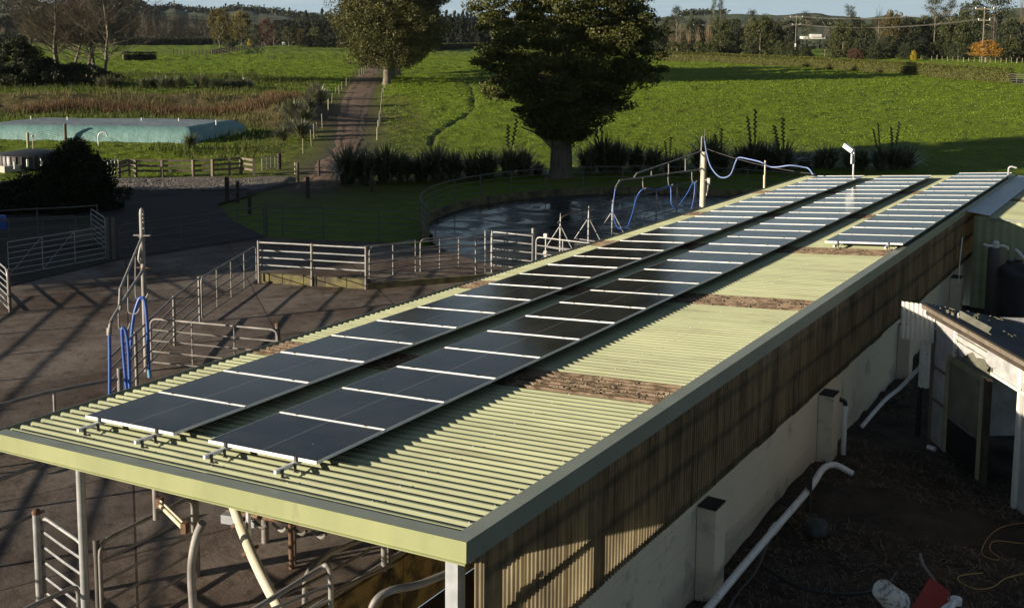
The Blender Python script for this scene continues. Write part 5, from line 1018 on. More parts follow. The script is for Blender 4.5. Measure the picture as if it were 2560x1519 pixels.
def crown_pts(rprof, H0, H1, ncl, nleaf, clr, flat=.6, cen=(0, 0), shell=.72, seed=1):
    r_ = np.random.default_rng(seed); hs = np.array([p[0] for p in rprof]); rs = np.array([p[1] for p in rprof])
    h = r_.uniform(H0, H1, ncl * 3); rr_ = np.interp(h, hs, rs); k = r_.uniform(0, rs.max(), ncl * 3) < rr_ + .15 * rs.max(); h = h[k][:ncl]; rr_ = rr_[k][:ncl]; n = len(h)
    a = r_.uniform(0, 6.283, n); lob = 1 + .13 * np.sin(3 * a + h * .9) + .10 * np.sin(5 * a - h * 1.7) + .09 * np.sin(9 * a + h * 2.9); rad_ = rr_ * lob * np.sqrt(r_.uniform(shell ** 2, 1.0, n)); C = np.stack([cen[0] + rad_ * np.cos(a), cen[1] + rad_ * np.sin(a), h], -1)
    cr_ = clr * r_.uniform(.5, 1.3, n); g_ = r_.normal(size=(n, nleaf, 3)); g_ /= np.linalg.norm(g_, axis=2)[..., None]; g_ *= (r_.uniform(.35, 1, (n, nleaf)) ** .5)[..., None]
    g_[..., 2] *= flat; P_ = C[:, None, :] + g_ * cr_[:, None, None]; tint = np.repeat(r_.uniform(.1, .9, n), nleaf); return P_.reshape(-1, 3), tint
def limbs(mb, tips, base, r0, n=6, sag=.0):
    for tp in tips:
        a, b_ = Vector(base), Vector(tp); mid = a.lerp(b_, .5) + Vector((0, 0, (b_ - a).length * .12)); mb.tube(catmull([a, mid, b_], 4), r0, n, cap=False, r2=r0 * .25)
# big native tree
tb = G(1370, 432); tb = (tb[0], tb[1], gz_at(tb[0], tb[1]) - .15)
tt_ = thing('native_tree', 'massive dark olive spreading evergreen tree with thick grey trunk behind the round yard', 'tree', tb, local=True)
prof = [(2.3, .5), (2.9, 1.2), (3.7, 2.2), (4.7, 3.4), (5.8, 4.7), (7.2, 5.2), (9, 5.1), (11, 4.9), (13, 4.2), (15.2, 2.0)]
P_, ti = crown_pts(prof, 2.5, 15.2, 640, 250, .82, .42, (.25, .1), .66, 11)
P2, ti2 = crown_pts([(p[0], p[1] * .97) for p in prof], 2.2, 14.5, 420, 70, .8, .6, (.25, .1), .1, 12)
link('crown', leaves('crown', np.concatenate([P_, P2]), .085, LM['totara'], .5, up=.4, tint=np.concatenate([ti, ti2])), tt_)
mb = MB(); mb.tube([(0, 0, -.3), (0, 0, .15), (.02, 0, .8), (.0, 0, 2.4), (.05, .05, 4.2), (.2, .1, 6.5), (.3, .1, 10)], [.90, .74, .60, .54, .46, .34, .12], 20)
for i in range(16):
    a = i / 16 * 6.283; mb.tube([(.70 * math.cos(a), .70 * math.sin(a), -.1), (.62 * math.cos(a + .1), .62 * math.sin(a + .1), 1.0), (.57 * math.cos(a + .2), .57 * math.sin(a + .2), 2.6)], .07, 6, r2=.05)
mb.build('trunk', M['bark'], tt_)
for i in range(13):
    a = i * 2.4; h0 = 1.9 + .22 * i; mb = MB(); R_ = 3.2 + 1.4 * rnd.random(); limbs(mb, [(R_ * math.cos(a), R_ * math.sin(a), h0 + R_ * .85)], (.1, 0, h0), .16); mb.build('limb', M['bark'], tt_)
mb = MB(); limbs(mb, [(-2.5, -1.6, 3.9), (-2.1, -1.9, 4.3), (-2.0, -1.5, 3.2)], (-.2, -.2, 1.6), .10); mb.build('limb', M['bark_pale'], tt_)

def branch(mb, p, d, l, r, lev, rs, nseg=3, up=.12, spread=.55, kids=(3, 4)):
    pts = [p]; dd = d.copy()
    for i in range(nseg):
        dd = (dd + Vector((rs.gauss(0, .13), rs.gauss(0, .13), rs.gauss(0, .08) + up * .4))).normalized(); pts.append(pts[-1] + dd * l / nseg)
    mb.tube(pts, r, 5 if lev > 2 else 3, cap=False, r2=r * .5)
    if lev == 0: return
    for k in range(rs.randint(*kids)):
        t_ = rs.uniform(.3, 1.0); i = min(int(t_ * nseg), nseg - 1); q_ = pts[i].lerp(pts[i + 1], t_ * nseg - i); ax = Vector((rs.gauss(0, 1), rs.gauss(0, 1), rs.gauss(0, .5))).normalized(); nd = (dd + ax * spread * rs.uniform(.7, 1.4) + Vector((0, 0, up))).normalized()
        branch(mb, q_, nd, l * rs.uniform(.5, .72), r * .5, lev - 1, rs, nseg, up, spread, kids)
def bare_mesh(seed, H=14.0, r=.22, clean=.2, spread=.6, up=.12, n1=24, lev=3, kids=(3, 4), l0=.3):
    rs = random.Random(seed); mb = MB(); pts = [Vector((0, 0, -.3))]; n = 8
    for i in range(n): pts.append(Vector((pts[-1].x + rs.gauss(0, .015 * H), pts[-1].y + rs.gauss(0, .015 * H), H * (i + 1) / n)))
    mb.tube(pts, r, 8, cap=False, r2=r * .12); tw = MB()
    for k in range(n1):
        h = H * (clean + (1 - clean) * (k + .5) / n1 * .97); i = min(int(h / H * n), n - 1); q_ = pts[i + 1].lerp(pts[min(i + 2, n)], .3) if False else Vector((np.interp(h, [p.z for p in pts], [p.x for p in pts]), np.interp(h, [p.z for p in pts], [p.y for p in pts]), h))
        a = k * 2.4 + rs.uniform(-.4, .4); d = Vector((math.cos(a), math.sin(a), spread * rs.uniform(.2, 1.6))).normalized(); ll = H * l0 * (1 - .62 * h / H) * rs.uniform(.7, 1.25)
        branch(tw, q_, d, ll, r * .32 * (1.1 - h / H), lev, rs, 3, up, .6, kids)
    return mb, tw
bare = []
for s_, kw_ in ((3, dict(H=15, r=.24, n1=44, kids=(5, 6))), (5, dict(H=16, r=.20, n1=42, clean=.1, l0=.38, kids=(4, 6))), (8, dict(H=14, r=.26, n1=38, clean=.22, kids=(4, 6), l0=.38))):
    a_, b_ = bare_mesh(s_, **kw_); r_ = thing('bare_tree', None, 'tree', local=True); a_.build('trunk', M['bark_pale'], r_); b_.build('branches', M['bark_bare'], r_); bare.append(r_)
bl_ = [(145, 203, 0, 'leaning bare tree with pale trunk at the left of the leafless group'), (152, 200, 2, 'second pale bare trunk standing close to the leftmost bare tree'), (182, 197, 1, 'slender bare tree with a bent trunk in the middle of the leafless group'), (212, 202, 0, 'bare tree with several rising stems right of the slender one'), (228, 200, 2, 'dark forked bare tree just left of the isolated pale trunk'), (250, 209, 1, 'isolated pale bare tree forking low at the right of the leafless group')]
used_ = set()
for i, (x, y_, k, lb) in enumerate(bl_):
    p = G(x, y_); loc = (p[0], p[1], gz_at(p[0], p[1])); rt_ = (rnd.uniform(-.04, .04), rnd.uniform(-.04, .04), rnd.uniform(0, 6.28))
    if k not in used_: o = bare[k]; o.location = loc; o.rotation_euler = rt_; o['label'] = lb; used_.add(k)
    else: o = dup(bare[k], loc, rt_, label=lb)
    o.scale = (1.15, 1.15, rnd.uniform(1.0, 1.15))
# poplars along the road
P_, ti = crown_pts([(2.6, 2.5), (4, 5.5), (6, 7.3), (9, 8.2), (13, 7.6), (17, 6), (21, 3), (23, .8)], 3.0, 23, 800, 130, 1.2, .8, (0, 0), .35, 21)
pop = thing('poplar_tree', 'tall olive brown poplar with pale trunk beside the farm road, nearest of its row', 'tree', local=True, group='poplar row along the farm road')
link('crown', leaves('crown', P_, .12, LM['poplar'], .7, tint=ti), pop)
mb = MB(); mb.tube([(0, 0, -.3), (0, 0, .3), (.1, 0, 3), (.3, .1, 8), (.2, 0, 15), (.1, 0, 21)], [.8, .6, .48, .36, .2, .05], 12); mb.build('trunk', M['bark_pale'], pop)
for i in range(14): a = i * 2.4; h = 2.6 + i * .8; mb = MB(); limbs(mb, [(6 * math.cos(a), 6 * math.sin(a), h + 5)], (.1, 0, h), .16, 5); mb.build('limb', M['bark_pale'], pop)
for i, (x, y_) in enumerate([(945, 207), (953, 198), (960, 190), (966, 183), (972, 177)]):
    p = G(x, y_); loc = (p[0], p[1], gz_at(p[0], p[1]))
    if i == 0: o = pop; o.location = loc
    else: o = dup(pop, loc, (0, 0, i * 1.7), label='%s poplar of the row beside the farm road, mostly hidden behind the nearest one' % ORD[i]); o.scale = (.85, .85, .9)

# flax
def flax_mesh(seed, n=300, Lr=(1.3, 2.6), wd=.10, spread=1.0):
    r_ = np.random.default_rng(seed); a = r_.uniform(0, 6.283, n); Ln = r_.uniform(*Lr, n); le = r_.beta(1.3, 1.6, n) * 1.15 * spread; rb = r_.uniform(0, .35, n); vs = []; K_ = 6
    drop = r_.uniform(0, 1, n) ** 2 * 1.1
    for k in range(K_):
        t_ = k / (K_ - 1); ang = le * (.55 + .45 * t_) + drop * t_ ** 2.5; rad_ = rb + Ln * t_ * np.sin(np.minimum(ang, 2.2)) * .9; z = Ln * t_ * np.cos(np.minimum(le * .8 + drop * t_ ** 2 * .8, 1.7)); w_ = wd * (1 - t_ ** 3 * .93) * (.8 + .4 * t_ * (1 - t_) * 4)
        c_ = np.stack([rad_ * np.cos(a), rad_ * np.sin(a), z], -1); s_ = np.stack([-np.sin(a), np.cos(a), 0 * a], -1) * w_ * .5
        vs += [c_ - s_, c_ + s_]
    V_ = np.stack(vs, 1).reshape(-1, 3); o = np.arange(n)[:, None] * (2 * K_); q = np.concatenate([o + np.array([[2 * k, 2 * k + 1, 2 * k + 3, 2 * k + 2]]) for k in range(K_ - 1)], 0)
    return np_mesh('blades', V_, q, LM['flax'], np.repeat(r_.uniform(0, 1, n) ** 1.6, 2 * K_))
fl_m = [flax_mesh(1), flax_mesh(2, 340, (1.4, 2.8)), flax_mesh(3, 220, (1.0, 2.2), .09, 1.25)]
def stalk(mb, h, lean):
    P = [(0, 0, .4), (lean * .4, 0, h * .5), (lean, 0, h)]; mb.tube(P, .035, 5, r2=.02)
    for i in range(12):
        t_ = .55 + .45 * i / 12; x = lean * t_; z = h * t_; s = 1 if i % 2 else -1; mb.beam((x, 0, z), (x + s * .12, .05 * s, z + .10), .06, .12)
fproto = []
for k in range(4):
    o = thing('flax_clump', None, 'flax', local=True); link('blades', fl_m[k % 3], o)
    if k == 3: mb = MB(); stalk(mb, 3.6, .5); mb.build('flower_stalk', M['wood_dark'], o); mb = MB(); stalk(mb, 4.1, -.1); mb.build('flower_stalk', M['wood_dark'], o)
    fproto.append(o)
fuse = set()
def flax(x, y_, k, sc, label, group):
    p = G(x, y_); loc = (p[0], p[1], gz_at(p[0], p[1])); rt_ = (0, 0, rnd.uniform(0, 6.28) if k != 3 else rnd.uniform(-.5, .5) - 2.2)
    if k not in fuse: o = fproto[k]; o.location = loc; o.rotation_euler = rt_; fuse.add(k)
    else: o = dup(fproto[k], loc, rt_)
    o['label'] = label; o['group'] = group; o.scale = (sc, sc, sc * rnd.uniform(.8, 1.15)); o.rotation_euler = (rnd.uniform(-.16, .16), rnd.uniform(-.16, .16), rt_[2]); return o
FL = [(848, 448, 1, .95), (893, 449, 0, .9), (938, 446, 1, .95), (985, 444, 1, .85), (1030, 442, 0, .9), (1072, 440, 1, .8), (1112, 437, 0, .9), (1155, 435, 2, .95), (1195, 432, 0, .85), (1238, 430, 3, .8), (1280, 428, 2, .9), (1312, 426, 2, .6)]
for i, (x, y_, k, s_) in enumerate(FL): flax(x, y_, k, s_, ['sunlit pale flax clump at the left end of the flax row by the track', 'second flax clump from the left with glossy pale blades', 'third flax clump from the left, still catching the sun'][i] if i < 3 else '%s dark flax clump from the left in the row left of the big tree' % ORD[i], 'flax row left of the big tree')
for i, x in enumerate(range(1440, 2240, 37)):
    flax(x + rnd.uniform(-14, 14), 424 + rnd.uniform(-5, 3) - (x - 1440) * .012, 3 if i in (1, 5, 9, 11, 13, 19, 20) else rnd.choice([0, 1, 2, 1]), rnd.uniform(.58, .98), '%s flax clump right of the big tree, with tall dark flower stalks' % ORD[i] if i in (1, 5, 9, 11, 13, 19, 20) else '%s dark flax clump right of the big tree, without tall stalks' % ORD[i], 'flax row right of the big tree')
for i, (x, y_, s_) in enumerate(((247, 219, .9), (268, 221, 1), (285, 219, .8), (352, 222, .9), (375, 221, .9), (398, 222, 1.1), (420, 221, 1), (442, 222, 1), (488, 221, 1), (500, 222, .9), (535, 222, 1), (552, 221, .9), (572, 221, 1), (590, 221, 1), (608, 220, .9))):
    flax(x, y_, rnd.choice([0, 2]), s_ * .8, '%s pale spiky flax clump from the left along the top of the bank' % ORD[i], 'flax clumps on the bank above the bladder')
for i, (x, y_, s_) in enumerate(((765, 245, 1), (778, 262, 1.1), (790, 240, .8), (720, 302, 1), (738, 310, 1.1), (755, 296, 1), (712, 325, .9), (735, 335, 1), (692, 345, .8), (462, 366, .6), (772, 228, .7), (748, 322, .8))):
    flax(x, y_, rnd.choice([0, 2, 1]), s_ * .75, ['flax clump at the top of the slope beside the road battens', 'broad flax clump just below the top one beside the farm road', 'flax clump close against the farm road battens near the slope top', 'flax clump at the left middle of the slope above the bladder corner', 'large flax clump in the middle of the slope', 'flax clump at the right middle of the slope nearest the battens', 'lower left flax clump of the slope beside the bladder end', 'flax clump low on the slope under the large one', 'lowest left flax clump of the slope behind the sheep gate', 'lone small flax clump at the front corner of the teal bladder', 'smallest flax clump at the very top of the slope', 'flax clump tucked under the right middle one on the slope'][i], 'flax clumps left of the farm road')
# rough grass and weeds on the bank
def blades(name, X, Y, h, w_, m, label, cat, tint):
    n = len(X); Z = terrain(X, Y, True)[0]; a = rng.uniform(0, 6.283, n); ln = rng.uniform(.1, .55, n) * h
    b0 = np.stack([X - w_ * np.cos(a), Y - w_ * np.sin(a), Z - .03], -1); b1 = np.stack([X + w_ * np.cos(a), Y + w_ * np.sin(a), Z - .03], -1); t1 = np.stack([X + ln * np.sin(a), Y - ln * np.cos(a), Z + h], -1); t0 = t1 - (b1 - b0) * .2
    vs = np.stack([b0, b1, t1, t0], 1).reshape(-1, 3); return tag(link(name, np_mesh(name, vs, np.arange(4 * n).reshape(-1, 4), m, np.repeat(tint, 4))), label, cat, kind='stuff')
cnr = [V(-160, 300), V(-160, 222), V(620, 222), V(790, 235), V(760, 340), V(620, 402), V(480, 405), V(250, 372), V(0, 372)]
cp2 = np.array([c_[:2] for c_ in cnr]); lo_, hi_ = cp2.min(0), cp2.max(0)
def inpoly(X, Y, P):
    c = np.zeros(X.shape, bool)
    for i in range(len(P)):
        a, b_ = P[i], P[i - 1]; k = ((a[1] > Y) != (b_[1] > Y)) & (X < (b_[0] - a[0]) * (Y - a[1]) / (b_[1] - a[1] + 1e-12) + a[0]); c ^= k
    return c
def out_bladder(X, Y):
    rx = (X - fl_[0]) * ux[0] + (Y - fl_[1]) * ux[1]; ry = (X - fl_[0]) * uy[0] + (Y - fl_[1]) * uy[1]; rx = rx - sk * ry / Dp; return ~((rx > -.2) & (rx < W_ + .2) & (ry > -2.2) & (ry < Dp + .3))
n = 130000; X = rng.uniform(lo_[0], hi_[0], n); Y = rng.uniform(lo_[1], hi_[1], n); k = inpoly(X, Y, cp2) & out_bladder(X, Y) & (seg_dist(X, Y, road_c) > 2.6); X, Y = X[k], Y[k]
tu = vnoise(X, Y, 1.6, 61); X = X; k = (tu + rng.uniform(-.6, .6, len(X))) > -.35; X, Y, tu = X[k], Y[k], tu[k]
bd = seg_dist(X, Y, BANK); tnt = np.clip(.05 + .45 * np.exp(-(bd / 7) ** 2) + .25 * vnoise(X, Y, 4, 62) + rng.uniform(-.2, .2, len(X)), 0, 1)
blades('rough_grass', X, Y, np.clip(.32 + .3 * tu, .1, .8) * rng.uniform(.6, 1.5, len(X)), .035, LM['rough'], 'rough long grass over the bank and hollow around the bladder', 'grass', tnt)
bk2 = np.array([G(*p)[:2] for p in [(60, 276), (200, 272), (400, 277), (560, 281), (640, 285), (690, 262), (715, 240)]]); n = 9000; s_ = rng.uniform(0, len(bk2) - 1.001, n); i_ = s_.astype(int); fr_ = (s_ - i_)[:, None]; Pq = bk2[i_] * (1 - fr_) + bk2[i_ + 1] * fr_ + rng.normal(0, .9, (n, 2)); Pq = Pq[out_bladder(Pq[:, 0], Pq[:, 1])]
blades('brown_weeds', Pq[:, 0], Pq[:, 1], rng.uniform(.3, .9, len(Pq)), .03, LM['weed'], 'reddish brown dead weeds along the back edge of the bladder', 'weeds', rng.uniform(0, 1, len(Pq)))
# dark bush in the yard and dark conifer at left
def bush(name, label, p, prof, ncl, nl, clr, m, size, seed, flat=.8, cat='bush'):
    o = thing(name, label, cat, p, local=True); P_, ti = crown_pts(prof, prof[0][0], prof[-1][0], ncl, nl, clr, flat, (0, 0), .5, seed); link('foliage', leaves('foliage', P_, size, LM[m], .4, up=.8, tint=ti), o)
    mb = MB(); mb.tube([(0, 0, -.2), (0, 0, prof[-1][0] * .6)], .12, 7, r2=.03); mb.build('stem', M['wood_dark'], o); return o
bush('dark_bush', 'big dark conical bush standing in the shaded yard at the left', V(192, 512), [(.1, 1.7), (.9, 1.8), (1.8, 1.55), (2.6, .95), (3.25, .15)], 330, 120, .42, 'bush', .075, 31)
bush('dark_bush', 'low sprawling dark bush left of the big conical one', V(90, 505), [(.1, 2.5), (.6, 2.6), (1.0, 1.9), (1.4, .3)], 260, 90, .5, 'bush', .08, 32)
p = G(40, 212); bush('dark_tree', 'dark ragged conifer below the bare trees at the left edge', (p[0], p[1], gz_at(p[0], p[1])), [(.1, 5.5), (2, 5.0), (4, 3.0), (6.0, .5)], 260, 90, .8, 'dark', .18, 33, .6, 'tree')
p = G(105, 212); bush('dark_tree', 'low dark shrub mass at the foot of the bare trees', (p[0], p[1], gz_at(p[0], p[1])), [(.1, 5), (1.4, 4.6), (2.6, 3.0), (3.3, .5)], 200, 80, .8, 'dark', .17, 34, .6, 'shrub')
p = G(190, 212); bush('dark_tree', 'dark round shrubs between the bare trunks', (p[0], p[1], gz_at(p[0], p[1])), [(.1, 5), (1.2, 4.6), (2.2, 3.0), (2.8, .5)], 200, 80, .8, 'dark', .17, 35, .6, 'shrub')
# shelter trees left of the frame that shade the yard
P_, ti = crown_pts([(.6, 3.5), (3, 5), (8, 5.4), (12, 4.4), (15, 2.5), (17, .5)], .8, 17, 420, 60, 1.1, .8, (0, 0), .3, 41)
sh_m = leaves('crown', P_, .30, LM['dark'], .6, tint=ti)
for i, (x, y_, h) in enumerate(((-56.6, 14.3, 1.14), (-54.4, 10.8, 1.0), (-51.5, 7.5, .92), (-50.5, 3.0, .78))):
    o = thing('shelter_tree', 'dark shelter belt tree standing beyond the left edge of the yard', 'tree', (x, y_, 0), 'shelter belt left of the yard', local=True); link('crown', sh_m, o); mb = MB(); mb.tube([(0, 0, -.2), (0, 0, 12)], .3, 8, r2=.08); mb.build('trunk', M['bark'], o); o.scale = (1, 1, h); o.rotation_euler = (0, 0, i * 1.9)

# hedges
def hedge(label, P, h, wd, m='hedge', dens=95, size=.13, group=None, twig=True):
    P = [np.array(p[:2]) for p in P]; o = thing('hedge', label, 'hedge', (P[0][0], P[0][1], gz_at(*P[0])), group); core = MB(); allc = []
    for a, b_ in zip(P[:-1], P[1:]):
        d = b_ - a; L_ = np.linalg.norm(d); d = d / L_; nn_ = np.array([-d[1], d[0]]); n = int(L_ * (2 * h + wd) * dens / 10)
        s_ = rng.uniform(0, L_, n); side = rng.choice([-1, 0, 1], n, p=[.4, .2, .4]); off = np.where(side == 0, rng.uniform(-.5, .5, n) * wd, side * wd * .5 * rng.uniform(.75, 1.05, n)); z = np.where(side == 0, h * rng.uniform(.93, 1.05, n), rng.uniform(0.05, h, n))
        XY_ = a + d * s_[:, None] + nn_ * (off + .25 * vnoise(s_, z * 3, 1.8, 71))[:, None]; Z_ = terrain(XY_[:, 0], XY_[:, 1], False)[0] + z * (1 + .05 * vnoise(s_, s_, 3, 72)); allc.append(np.column_stack([XY_, Z_]))
        k = max(1, int(L_ / 12))
        for j in range(k):
            p0, p1 = a + d * L_ * j / k, a + d * L_ * (j + 1) / k; core.beam((p0[0], p0[1], gz_at(*p0) + h * .38), (p1[0], p1[1], gz_at(*p1) + h * .38), wd * .5, h * .7)
    core.build('branch_core', M['hedge_core'], o); C_ = np.concatenate(allc); link('foliage', leaves('foliage', C_, size, LM[m], .45, up=2.0), o); return o
hP = [G(*p) for p in [(1596, 148), (1640, 151), (1760, 155), (1880, 161), (2000, 168), (2120, 178), (2240, 188), (2360, 198), (2470, 206)]]
hedge('long olive brown hedge curving along the far side of the big paddock', hP, 2.4, 1.6, 'hedge', 480, .15)
hedge('low clipped hedge between the poplar and the big tree below the dark conifers', [G(1060, 124), G(1120, 121), G(1180, 119), G(1260, 118)], 2.6, 2, 'green', 240, .3)
hedge('dark clipped hedge in front of the grey winter wood', [G(280, 112), G(420, 111), G(515, 110.5)], 3.6, 3, 'dark', 120, .4)
hedge('dark shelter hedge at the far left edge', [G(-60, 112), G(62, 113)], 4.5, 3, 'conifer', 120, .4)
hedge('short dark hedge end behind the isolated bare tree', [G(300, 148), G(379, 147)], 1.9, 2, 'conifer', 300, .22)
posts('batten_post', 'pale fence post standing along the front of the long olive hedge', [G(*p) for p in ((1726, 152), (1796, 156), (1870, 158), (1955, 163), (2057, 166), (2181, 178), (2300, 192), (2363, 192))], 1.5, .07, 'wood_pale', 'posts along the long hedge')
posts('batten_post', 'small pale post of the fence line behind the long hedge', [G(2060 + i * 21, 136.5 + (.0 if i < 10 else 0)) for i in range(21)], 1.5, .10, 'wood_pale', 'posts of the fence behind the long hedge')
posts('batten_post', 'small weathered post of the second fence line behind the long hedge', [G(2210 + i * 13, 146 + i * .55) for i in range(24)], 1.3, .07, 'wood_pale', 'posts of the second fence behind the long hedge')
posts('batten_post', 'thin dark post of the fence across the middle of the left paddock', [G(*p) for p in ((485, 146), (544, 147), (609, 148), (655, 149), (670, 149), (713, 149), (746, 150), (765, 150), (801, 152), (830, 153))], 1.4, .08, 'wood_dark', 'posts across the left paddock')
# stock yards fence far left centre
ff = thing('far_rail_fence', 'long dark railed fence running away past the two olive trees', 'fence', G(520, 136)); FP_ = [G(*p) for p in ((518, 137), (540, 132), (560, 129), (590, 124.5), (620, 120), (645, 117))]
for a, b_ in zip(FP_[:-1], FP_[1:]):
    for h in (.5, 1.0, 1.5): mb = MB(); mb.beam(at_h(a, h), at_h(b_, h), .1, .22); mb.build('rail', M['wood_dark'], ff)
for i in range(26):
    s_ = i / 25 * (len(FP_) - 1); k = min(int(s_), len(FP_) - 2); p = Vector(FP_[k]).lerp(Vector(FP_[k + 1]), s_ - k); mb = MB(); mb.box((p.x, p.y, p.z + .9), (.25, .25, 1.9)); mb.build('post', M['wood_dark'], ff)
posts('batten_post', 'thin post of the fence line left of the olive trees', [G(423 + i * 9, 139.5 - i * .1) for i in range(11)], 1.6, .1, 'wood_dark', 'posts left of the olive trees')
# far sheds
def farbox(label, x, yb, wpx, hpx, dpt, m, roof=None, cat='shed', name='far_shed'):
    p = G(x, yb); s_ = 1 / pxm(depth(p)); o = thing(name, label, cat, p); ang = math.atan2(RM[1, 0], RM[0, 0]); mb = MB(); h = hpx * s_; mb.box((p[0], p[1], p[2] + h / 2), (wpx * s_, dpt, h), ang); mb.build('walls', M[m], o)
    if roof: mb = MB(); mb.box((p[0], p[1], p[2] + h + .15), (wpx * s_ * 1.15, dpt * 1.1, .3), ang, Matrix.Rotation(.04, 4, 'Y')); mb.build('roof', M[roof], o)
    mb = MB(); mb.box((p[0] + .0, p[1], p[2] + h * .4), (wpx * s_ * .25, dpt * 1.01, h * .7), ang); mb.build('door', M['galv_dark'], o); return o
farbox('small pale grey farm shed beyond the rail fence', 646, 111, 14, 8, 5, 'rhs', 'galv'); farbox('small cream hut standing alone in front of the dark trees', 693, 111.5, 6.5, 8.5, 2.5, 'white'); farbox('tiny white building among trees at the far left', 64, 102, 6, 5, 3, 'white', None, 'building')
q_ = G(2384, 146); o = thing('beehive_box', 'small pale box on legs beside the far power pole', 'box', q_); box_c('box', at_h(q_, 1.6), (2.4, 1.2, 1.0), M['wood_pale'], o, .6); box_c('leg', at_h(q_, .6), (.2, .2, 1.2), M['wood_dark'], o)
ht = thing('white_house', 'long low white house seen through a gap in the right hand trees', 'house', D(1985, 96, 900)); pw = D(1985, 92, 900); ang = math.atan2(RM[1, 0], RM[0, 0])
mb = MB(); mb.box((pw[0], pw[1], pw[2] - 1), (20, 8, 4), ang); mb.build('walls', M['white'], ht); mb = MB(); mb.box((pw[0] + 2, pw[1], pw[2] + 1.6), (9, 8, 2.4), ang); mb.build('roof', M['white'], ht)
gate('metal gate and rails at the right end of the long hedge', G(2465, 206), G(2501, 208), 1.6, .2, 5, 1, .05, 'galv_dark'); gate('grey pipe gates far right in front of the trees', G(2445, 142), G(2520, 143), 3.0, .3, 5, 6, .09, 'galv')
# power poles and wires
PPS = []
for (x, yb, yt, lb) in ((2398, 152, 22, 'near power pole with crossarm and bracing at the right'), (1942, 131, 42, 'middle power pole with crossarm between dark trees'), (1693, 124, 62, 'far power pole in front of the brown thicket')):
    p = G(x, yb); d_ = depth(p); h = (yb - yt) / pxm(d_); o = thing('power_pole', lb, 'power pole', p); mb = MB(); mb.tube([p, at_h(p, h)], .22, 8, r2=.15); mb.build('pole', M['wood'], o)
    arms = []
    for k, (hh_, ww) in enumerate(((h - .2, 2.4), (h - 3.2, 1.5))):
        a = (p[0] - RM[0, 0] * ww, p[1] - RM[1, 0] * ww, p[2] + hh_); b_ = (p[0] + RM[0, 0] * ww, p[1] + RM[1, 0] * ww, p[2] + hh_); mb = MB(); mb.beam(a, b_, .18, .22); mb.build('crossarm', M['wood_pale'], o)
        for t_ in (0, .5, 1): c_ = tuple(Vector(a).lerp(Vector(b_), t_)); mb = MB(); mb.tube([c_, at_h(c_, .5)], .13, 6); mb.build('insulator', M['pvc'], o); arms.append(at_h(c_, .45))
    mb = MB(); mb.box((p[0], p[1], p[2] + 3.2), (.5, .5, 1.2)); mb.build('sign_band', M['pvc'], o); PPS.append(arms)
for i in range(6):
    lb = ['left upper', 'middle upper', 'right upper', 'left lower', 'middle lower', 'right lower'][i]
    wire('%s power line strand between the near and middle poles' % lb, [PPS[0][i], PPS[1][i]], .022, 'galv', 2.0, 'power_line'); wire('%s power line strand between the middle and far poles' % lb, [PPS[1][i], PPS[2][i]], .026, 'galv', 2.2, 'power_line')
for i in (0, 3, 5): 
    wire('%s power line strand running left from the far pole behind the big tree' % ['upper', '', '', 'lower', '', 'lowest'][i], [PPS[2][i], (PPS[2][i][0] - 110, PPS[2][i][1] + 60, PPS[2][i][2])], .026, 'galv', 2.2, 'power_line')

# ------------------------------------------------------------------ belt trees
def proto_tree(kind, seed, m):
    r_ = np.random.default_rng(seed); o = []
    if kind == 'bushy': P_, ti = crown_pts([(.02, .40), (.25, .50), (.5, .52), (.75, .42), (.93, .18), (1.0, .05)], .04, .97, 120, 62, .11, .8, (0, 0), .45, seed); sz_ = .022
    elif kind == 'broad': P_, ti = crown_pts([(.28, .3), (.45, .48), (.65, .5), (.85, .36), (1.0, .1)], .3, .97, 100, 60, .11, .7, (0, 0), .3, seed); sz_ = .019
    elif kind == 'conifer': P_, ti = crown_pts([(.02, .5), (.3, .42), (.6, .27), (.85, .12), (1.0, .01)], .03, 1.0, 120, 60, .08, .7, (0, 0), .4, seed); sz_ = .02
    else:
        n = 22; h = np.sort(r_.uniform(.42, 1.0, n)); a = r_.uniform(0, 6.283, n); rr_ = r_.uniform(.15, .5, n) * np.interp(h, [.4, .7, 1], [.8, 1, .35]); C_ = np.stack([rr_ * np.cos(a), rr_ * np.sin(a), h], -1)
        g_ = r_.normal(size=(n, 95, 3)) * np.array([.10, .10, .028]); P_ = (C_[:, None] + g_).reshape(-1, 3); ti = np.repeat(r_.uniform(.1, .9, n), 95); sz_ = .017
        o = C_
    me = leaves('crown', P_, sz_, m, .6, tint=ti); mb = MB(); mb.tube([(0, 0, -.03), (.0, 0, .3), (.01, .01, .92)], [.028, .02, .004], 6)
    for c_ in o: mb.tube([(0, 0, c_[2] - .08), tuple(c_)], .006, 4, cap=False)
    if kind == 'broad':
        for a in range(5): mb.tube([(0, 0, .2), (.28 * math.cos(a * 1.3), .28 * math.sin(a * 1.3), .6)], .014, 4, cap=False)
    r = bpy.data.meshes.new('trunk'); r.from_pydata([tuple(v) for v in mb.v], [], mb.f); r.materials.append(M['bark_pale' if kind in ('broad', 'pine') else 'bark']); return me, r
def bare_proto(seed, m):
    a_, b_ = bare_mesh(seed, H=1.0, r=.034, clean=.08, spread=.9, up=.25, n1=22, lev=2, kids=(4, 6), l0=.42)
    r1_ = bpy.data.meshes.new('trunk'); r1_.from_pydata([tuple(v) for v in a_.v], [], a_.f); r1_.materials.append(M['bark_pale']); r2_ = bpy.data.meshes.new('branches'); r2_.from_pydata([tuple(v) for v in b_.v], [], b_.f); r2_.materials.append(m); return r2_, r1_
PR = {}
